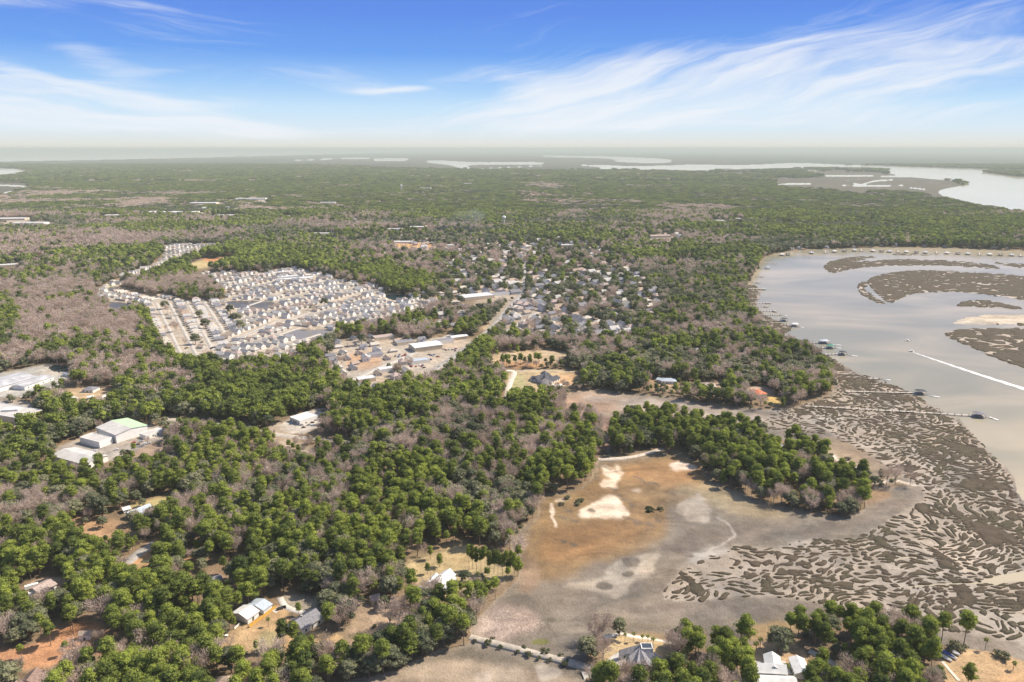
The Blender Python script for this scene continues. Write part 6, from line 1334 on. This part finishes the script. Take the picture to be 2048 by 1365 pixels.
def merged_house(v):
    w_, r_, wn = HP[v]; nm = bpy.data.meshes.new('house'); va = [q.co[:] for q in w_.vertices]; vb = [q.co[:] for q in r_.vertices]; k = len(va)
    fs = [tuple(p.vertices) for p in w_.polygons]+[tuple(i+k for i in p.vertices) for p in r_.polygons]; nm.from_pydata(va+vb, [], fs); nm.materials.append(w_.materials[0]); nm.materials.append(r_.materials[0])
    mi = np.zeros(len(fs), np.int32); mi[len(w_.polygons):] = 1; nm.polygons.foreach_set('material_index', mi); return nm
if rest:
    ra = np.array([(x, y, a) for x, y, a, g_ in rest]); instancer('distant_houses', 'hundreds of small pale houses of the far estate and town', 'stuff', [merged_house(v) for v in range(10)], np.c_[ra[:, :2], np.ones(len(ra))], ra[:, 2], rg.uniform(.85, 1.05, len(ra))*np.where(np.isin([q[3] for q in rest], (1, 2, 3, 5, 6, 7)), 1.35, .95), rg.integers(0, 10, len(ra)))
# ------------------------------------------------------------------ woods
KN = ['pine', 'oak', 'bare', 'shrub']; NV = [6, 5, 5, 4]; LODM = {}
rings = [scatter(285, 520, 6.2, 1), scatter(520, 950, 6.4, 2), scatter(950, 1700, 7.0, 3), scatter(1700, 3300, 9.0, 4)]
X0, Y0, K0, PX0, PY0 = rings[0]
singles = {}
allp = [np.concatenate([r_[i] for r_ in rings[:2]]) for i in range(5)]
nearmask = np.zeros(len(allp[0]), bool); items = []
NOUN = {0: ['pine', 'tall pine', 'small pine'], 1: ['live oak', 'broad live oak', 'small live oak'], 2: ['bare tree', 'tall bare tree', 'small bare tree'], 3: ['shrub', 'broad shrub', 'low shrub']}
rt = np.random.default_rng(31)
for k in range(4):
    q = np.flatnonzero((allp[2] == k) & (allp[3] > -25) & (allp[3] < 2073) & (allp[4] < (1425 if k < 3 else 1368))); q = q[np.argsort(np.hypot(allp[0][q], allp[1][q]))][:(300 if k < 3 else 160)]; nearmask[q] = True
    for i in q:
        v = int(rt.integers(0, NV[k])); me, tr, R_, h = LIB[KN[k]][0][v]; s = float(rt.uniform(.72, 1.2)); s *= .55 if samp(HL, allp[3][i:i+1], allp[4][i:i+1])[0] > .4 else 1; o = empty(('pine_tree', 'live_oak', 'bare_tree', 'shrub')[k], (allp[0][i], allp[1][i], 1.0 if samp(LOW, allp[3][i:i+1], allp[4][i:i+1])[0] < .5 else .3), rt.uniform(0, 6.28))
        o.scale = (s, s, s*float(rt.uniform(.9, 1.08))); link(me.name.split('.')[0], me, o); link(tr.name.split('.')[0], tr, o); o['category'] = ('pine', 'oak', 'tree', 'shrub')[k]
        o['_n'] = NOUN[k][0 if .88 < s < 1.04 else (1 if s >= 1.04 else 2)]; o['_g'] = ('pines in the near woods', 'live oaks in the near woods', 'bare trees in the near woods', 'shrubs along the near shore')[k]; items.append((o, float(allp[3][i]), float(allp[4][i])))
# lone trees seen one by one in the photograph
def lone(kind, px, py, v, s, label, cat):
    if kind == 'palm': me, tr, R_, h = PALMS[v]; nm = 'palm_tree'
    else: me, tr, R_, h = LIB[kind][0][v]; nm = {'pine': 'pine_tree', 'oak': 'live_oak', 'bare': 'bare_tree', 'shrub': 'shrub'}[kind]
    o = empty(nm, (*g3(px, py), 1.0), px*.7); o.scale = (s, s, s); link(me.name.split('.')[0], me, o); link(tr.name.split('.')[0], tr, o); tag(o, label, cat)
for a in (('pine', 567, 1296, 0, .95, 'lone tall pine on the tan lawn with its shadow beside it', 'pine'), ('pine', 590, 1294, 3, .9, 'pine just right of the lone tall pine on the tan lawn', 'pine'), ('palm', 537, 1253, 0, .8, 'small palm in front of the dark grey shingled house', 'palm'),
          ('palm', 444, 1278, 1, .95, 'lone palm beside the white table', 'palm'), ('oak', 616, 1302, 1, .38, 'small round clipped tree on the orange lawn', 'tree'), ('bare', 461, 1300, 2, .5, 'leafless snag on the tan lawn', 'tree'), ('palm', 1250, 1283, 0, .7, 'leftmost small palm on the lawn behind the star roofed house', 'palm'),
          ('palm', 1267, 1284, 1, .7, 'second small palm on the lawn behind the star roofed house', 'palm'), ('palm', 1284, 1284, 2, .75, 'third small palm on the lawn behind the star roofed house', 'palm'), ('palm', 1296, 1287, 0, .75, 'fourth small palm on the lawn behind the star roofed house', 'palm'), ('palm', 1306, 1296, 1, .8, 'palm beside the right roof of the star roofed house', 'palm'),
          ('palm', 1512, 1303, 2, 1.0, 'bushy palm on the sandy yard above the pool house', 'palm'), ('palm', 1520, 1300, 1, .9, 'second bushy palm above the pool house', 'palm'), ('palm', 1572, 1350, 0, .9, 'palm between the pool and the white garage', 'palm'), ('palm', 1970, 1300, 1, .9, 'lone palm on the bank right of the boats', 'palm'), ('palm', 2026, 1340, 2, .9, 'palm at the right end of the tan lawn', 'palm'),
          ('pine', 1394, 1330, 1, 1.0, 'tall slim pine standing on red straw right of the star roofed house', 'pine'), ('oak', 1556, 1305, 0, 1.15, 'very dark dense oak above the white garage', 'oak'), ('oak', 1412, 1348, 2, .8, 'dark round oak in the red straw yard', 'oak'), ('oak', 1570, 1296, 3, .9, 'dark oak behind the very dark dense one', 'oak'),
          ('shrub', 1905, 1298, 0, 1.6, 'wide grey green shrub behind the three lawn boats', 'shrub'), ('shrub', 1915, 1300, 2, 1.5, 'grey green shrub right of the boats', 'shrub'), ('shrub', 2004, 1316, 1, 1.5, 'dark round shrub on the right lawn edge', 'shrub'), ('pine', 1935, 1372, 2, .8, 'young pine at the end of the white boardwalk', 'pine'),
          ('pine', 147, 1268, 1, .95, 'tall pine with long shadow in the open pine yard', 'pine'), ('pine', 142, 1262, 5, .85, 'pine close behind the one with the long shadow', 'pine'), ('pine', 102, 1292, 3, .95, 'leaning pine at the left side of the pine yard', 'pine'), ('pine', 238, 1290, 1, 1.0, 'pine above the dark shaded straw patch', 'pine'),
          ('oak', 286, 1014, 1, .5, 'small round tree on the green mown strip', 'tree'), ('oak', 268, 1050, 2, .9, 'round oak before the long pale blue roof', 'oak'), ('oak', 50, 1052, 0, .01, 'x', 'x') if False else ('shrub', 1053, 778, 1, 1.3, 'dark clipped hedge left of the black roofed house', 'hedge'),
          ('pine', 1005, 735, 0, .9, 'pine at the left end of the thin row on the golden field', 'pine'), ('pine', 1013, 734, 1, .85, 'second pine of the thin row on the golden field', 'pine'), ('pine', 1030, 733, 3, .85, 'third pine of the thin row on the golden field', 'pine'), ('pine', 1041, 731, 5, .85, 'fourth pine of the thin row on the golden field', 'pine'), ('pine', 1060, 733, 2, .8, 'fifth pine of the thin row on the golden field', 'pine'), ('pine', 1072, 735, 4, 1.0, 'vine grown pine in the golden field', 'pine'), ('pine', 1078, 735, 1, .95, 'pine next to the vine grown one', 'pine'), ('pine', 1105, 735, 3, .9, 'last pine of the thin row on the golden field', 'pine'),
          ('oak', 930, 1163, 4, .6, 'small dark tree on the lawn right of the white house', 'tree'), ('palm', 956, 1160, 0, .8, 'palm on the lawn right of the white house', 'palm')): lone(*a)
for i, (px, py) in enumerate(((952, 1283), (975, 1289), (1002, 1296), (1035, 1305), (1060, 1310), (1078, 1318), (1100, 1322), (1130, 1330), (985, 1280), (1048, 1296), (1090, 1307), (1120, 1313))):
    lone('shrub', px, py, i % 4, .55+.35*(i % 3 == 1), ('small', 'leafy', 'low')[i % 3]+' bush on the '+('lower' if i < 8 else 'upper')+' edge of the causeway, '+('first', 'second', 'third', 'fourth', 'fifth', 'sixth', 'seventh', 'last')[i if i < 8 else i-8]+' from its left end', 'bush')
SLIM = []
for i, (px, py) in enumerate(((938, 1140), (945, 1142), (953, 1144), (962, 1146), (970, 1147), (979, 1149), (988, 1150), (996, 1152), (1005, 1153), (1013, 1155), (1022, 1154), (1029, 1157))):
    lone('pine', px, py-rt.uniform(0, 4), int(rt.integers(0, 6)), .62, ('first', 'second', 'third', 'fourth', 'fifth', 'sixth', 'seventh', 'eighth', 'ninth', 'tenth', 'eleventh', 'last')[i]+' pine from the left in the slim row by the mud bank', 'pine'); SLIM.append(C.objects[-1])
for o in SLIM: (o.parent or o).scale = (.5, .5, .95)
for i, (px, py, s_) in enumerate(((395, 1372, 1.25), (372, 1366, 1.1), (415, 1352, 1.2), (402, 1330, 1.15), (345, 1352, 1.2), (330, 1368, 1.1), (300, 1360, 1.15), (428, 1335, 1.1), (865, 1208, 1.2), (700, 1250, 1.1), (780, 1262, 1.2), (800, 1248, 1.1), (830, 1268, 1.0))):
    lone('bare', px, py, i % 5, s_, ('big pale bare tree', 'spreading bare tree', 'pinkish bare tree')[i % 3]+' '+('in the bottom left thicket' if px < 500 else 'in the yard left of the white house')+(', '+('first', 'second', 'third', 'fourth', 'fifth', 'sixth', 'seventh', 'last')[i if px < 500 and i < 8 else min(7, i-8)]+' of its cluster'), 'tree')
relabel(items, lambda o: o['_n'], lambda o: o['_g'])
for o in [q[0] for q in items+HO]:
    for kk in ('_n', '_g'):
        if kk in o: del o[kk]
lab = {0: ('pine_wood', 'green pine wood beyond the nearest trees'), 1: ('oak_wood', 'grey green oak wood beyond the nearest trees'), 2: ('bare_wood', 'pinkish bare winter wood beyond the nearest trees'), 3: ('shrub_cover', 'grey green brush along the shores')}
far_ = scatter(3300, 6500, 22, 5); far2 = scatter(6500, 13500, 42, 6)
for k in range(4):
    temps = []
    for lod in range(3):
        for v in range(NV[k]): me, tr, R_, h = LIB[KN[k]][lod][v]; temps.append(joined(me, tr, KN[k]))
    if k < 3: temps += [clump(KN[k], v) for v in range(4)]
    P_l, S_l, I_l = [], [], []
    def addp(x, y, base, nv, s0, s1, z=None):
        P_l.append(np.c_[x, y, np.full(len(x), 1.0) if z is None else z]); S_l.append(rt.uniform(s0, s1, len(x))*np.where((samp(HL, *to_px(x, y)) > .4) & (y < 1500), .55, 1)); I_l.append(base+rt.integers(0, nv, len(x)))
    q = (allp[2] == k) & ~nearmask; d = np.hypot(allp[0], allp[1]); a = q & (d < 760); b = q & (d >= 760)
    zl = lambda x, y: np.where(samp(LOW, *to_px(x, y)) > .5, .3, 1.0)
    addp(allp[0][a], allp[1][a], 0, NV[k], .68, 1.2, zl(allp[0][a], allp[1][a])); addp(allp[0][b], allp[1][b], NV[k], NV[k], .75, 1.18, zl(allp[0][b], allp[1][b]))
    x, y, kk, _, _ = rings[2]; u = kk == k; addp(x[u], y[u], NV[k], NV[k], .8, 1.2)
    x, y, kk, _, _ = rings[3]; u = kk == k; addp(x[u], y[u], 2*NV[k], NV[k], .95, 1.35)
    if k < 3:
        x, y, kk, _, _ = far_; u = kk == k; addp(x[u], y[u], 3*NV[k], 4, .65, .85)
        x, y, kk, _, _ = far2; u = kk == k; addp(x[u], y[u], 3*NV[k], 4, 1.1, 1.5)
    P_l, S_l, I_l = np.vstack(P_l), np.concatenate(S_l), np.concatenate(I_l); print('KIND', KN[k], len(P_l))
    instancer(lab[k][0], lab[k][1], 'stuff', temps, P_l, rt.uniform(0, 6.28, len(P_l)), S_l, I_l)
# ---- a thin plume of smoke over the school
sx_, sy_ = g3(862, 466); b = bpy.data.meshes.new('smoke'); iv, if_ = ico(); V = []; Fq = []
for i in range(11):
    t = i/10; V += [tuple(q) for q in (iv*(1+.25*rt.normal(size=(12, 1)))*[22+40*t, 16+30*t, 9+16*t]+[sx_+150*t, sy_+20*math.sin(i), 12+46*t])]; Fq += [tuple(f+12*i) for f in if_]
b.from_pydata([tuple(float(c_) for c_ in v) for v in V], [], [tuple(int(c_) for c_ in f) for f in Fq]); sm = bpy.data.materials.new('smoke'); sm.use_nodes = True; sn = sm.node_tree; sn.nodes.clear(); so_ = sn.nodes.new('ShaderNodeOutputMaterial'); sv = sn.nodes.new('ShaderNodeVolumePrincipled')
sv.inputs['Color'].default_value = (.9, .92, .93, 1); sv.inputs['Density'].default_value = .0022; sn.links.new(sv.outputs[0], so_.inputs['Volume']); b.materials.append(sm); tag(link('smoke', b), 'thin white smoke drifting right over the town', kind='stuff')
for o in CARS.values():
    if 'category' not in o: bpy.data.objects.remove(o)
# ------------------------------------------------------------------ the air
hz = MB().box((0, 119000, 148.5), (330000, 246000, 303)).build('haze', None)
hm = bpy.data.materials.new('haze'); hm.use_nodes = True; hn = hm.node_tree; hn.nodes.clear()
ho = hn.nodes.new('ShaderNodeOutputMaterial'); hv = hn.nodes.new('ShaderNodeVolumePrincipled')
hv.inputs['Color'].default_value = (.82, .88, .76, 1); hv.inputs['Density'].default_value = 5.2e-5; hv.inputs['Anisotropy'].default_value = 0.0
hn.links.new(hv.outputs[0], ho.inputs['Volume']); hz.data.materials.append(hm); tag(hz, 'pale haze of humid air over the lowland', kind='stuff')
hz.display_type = 'WIRE'
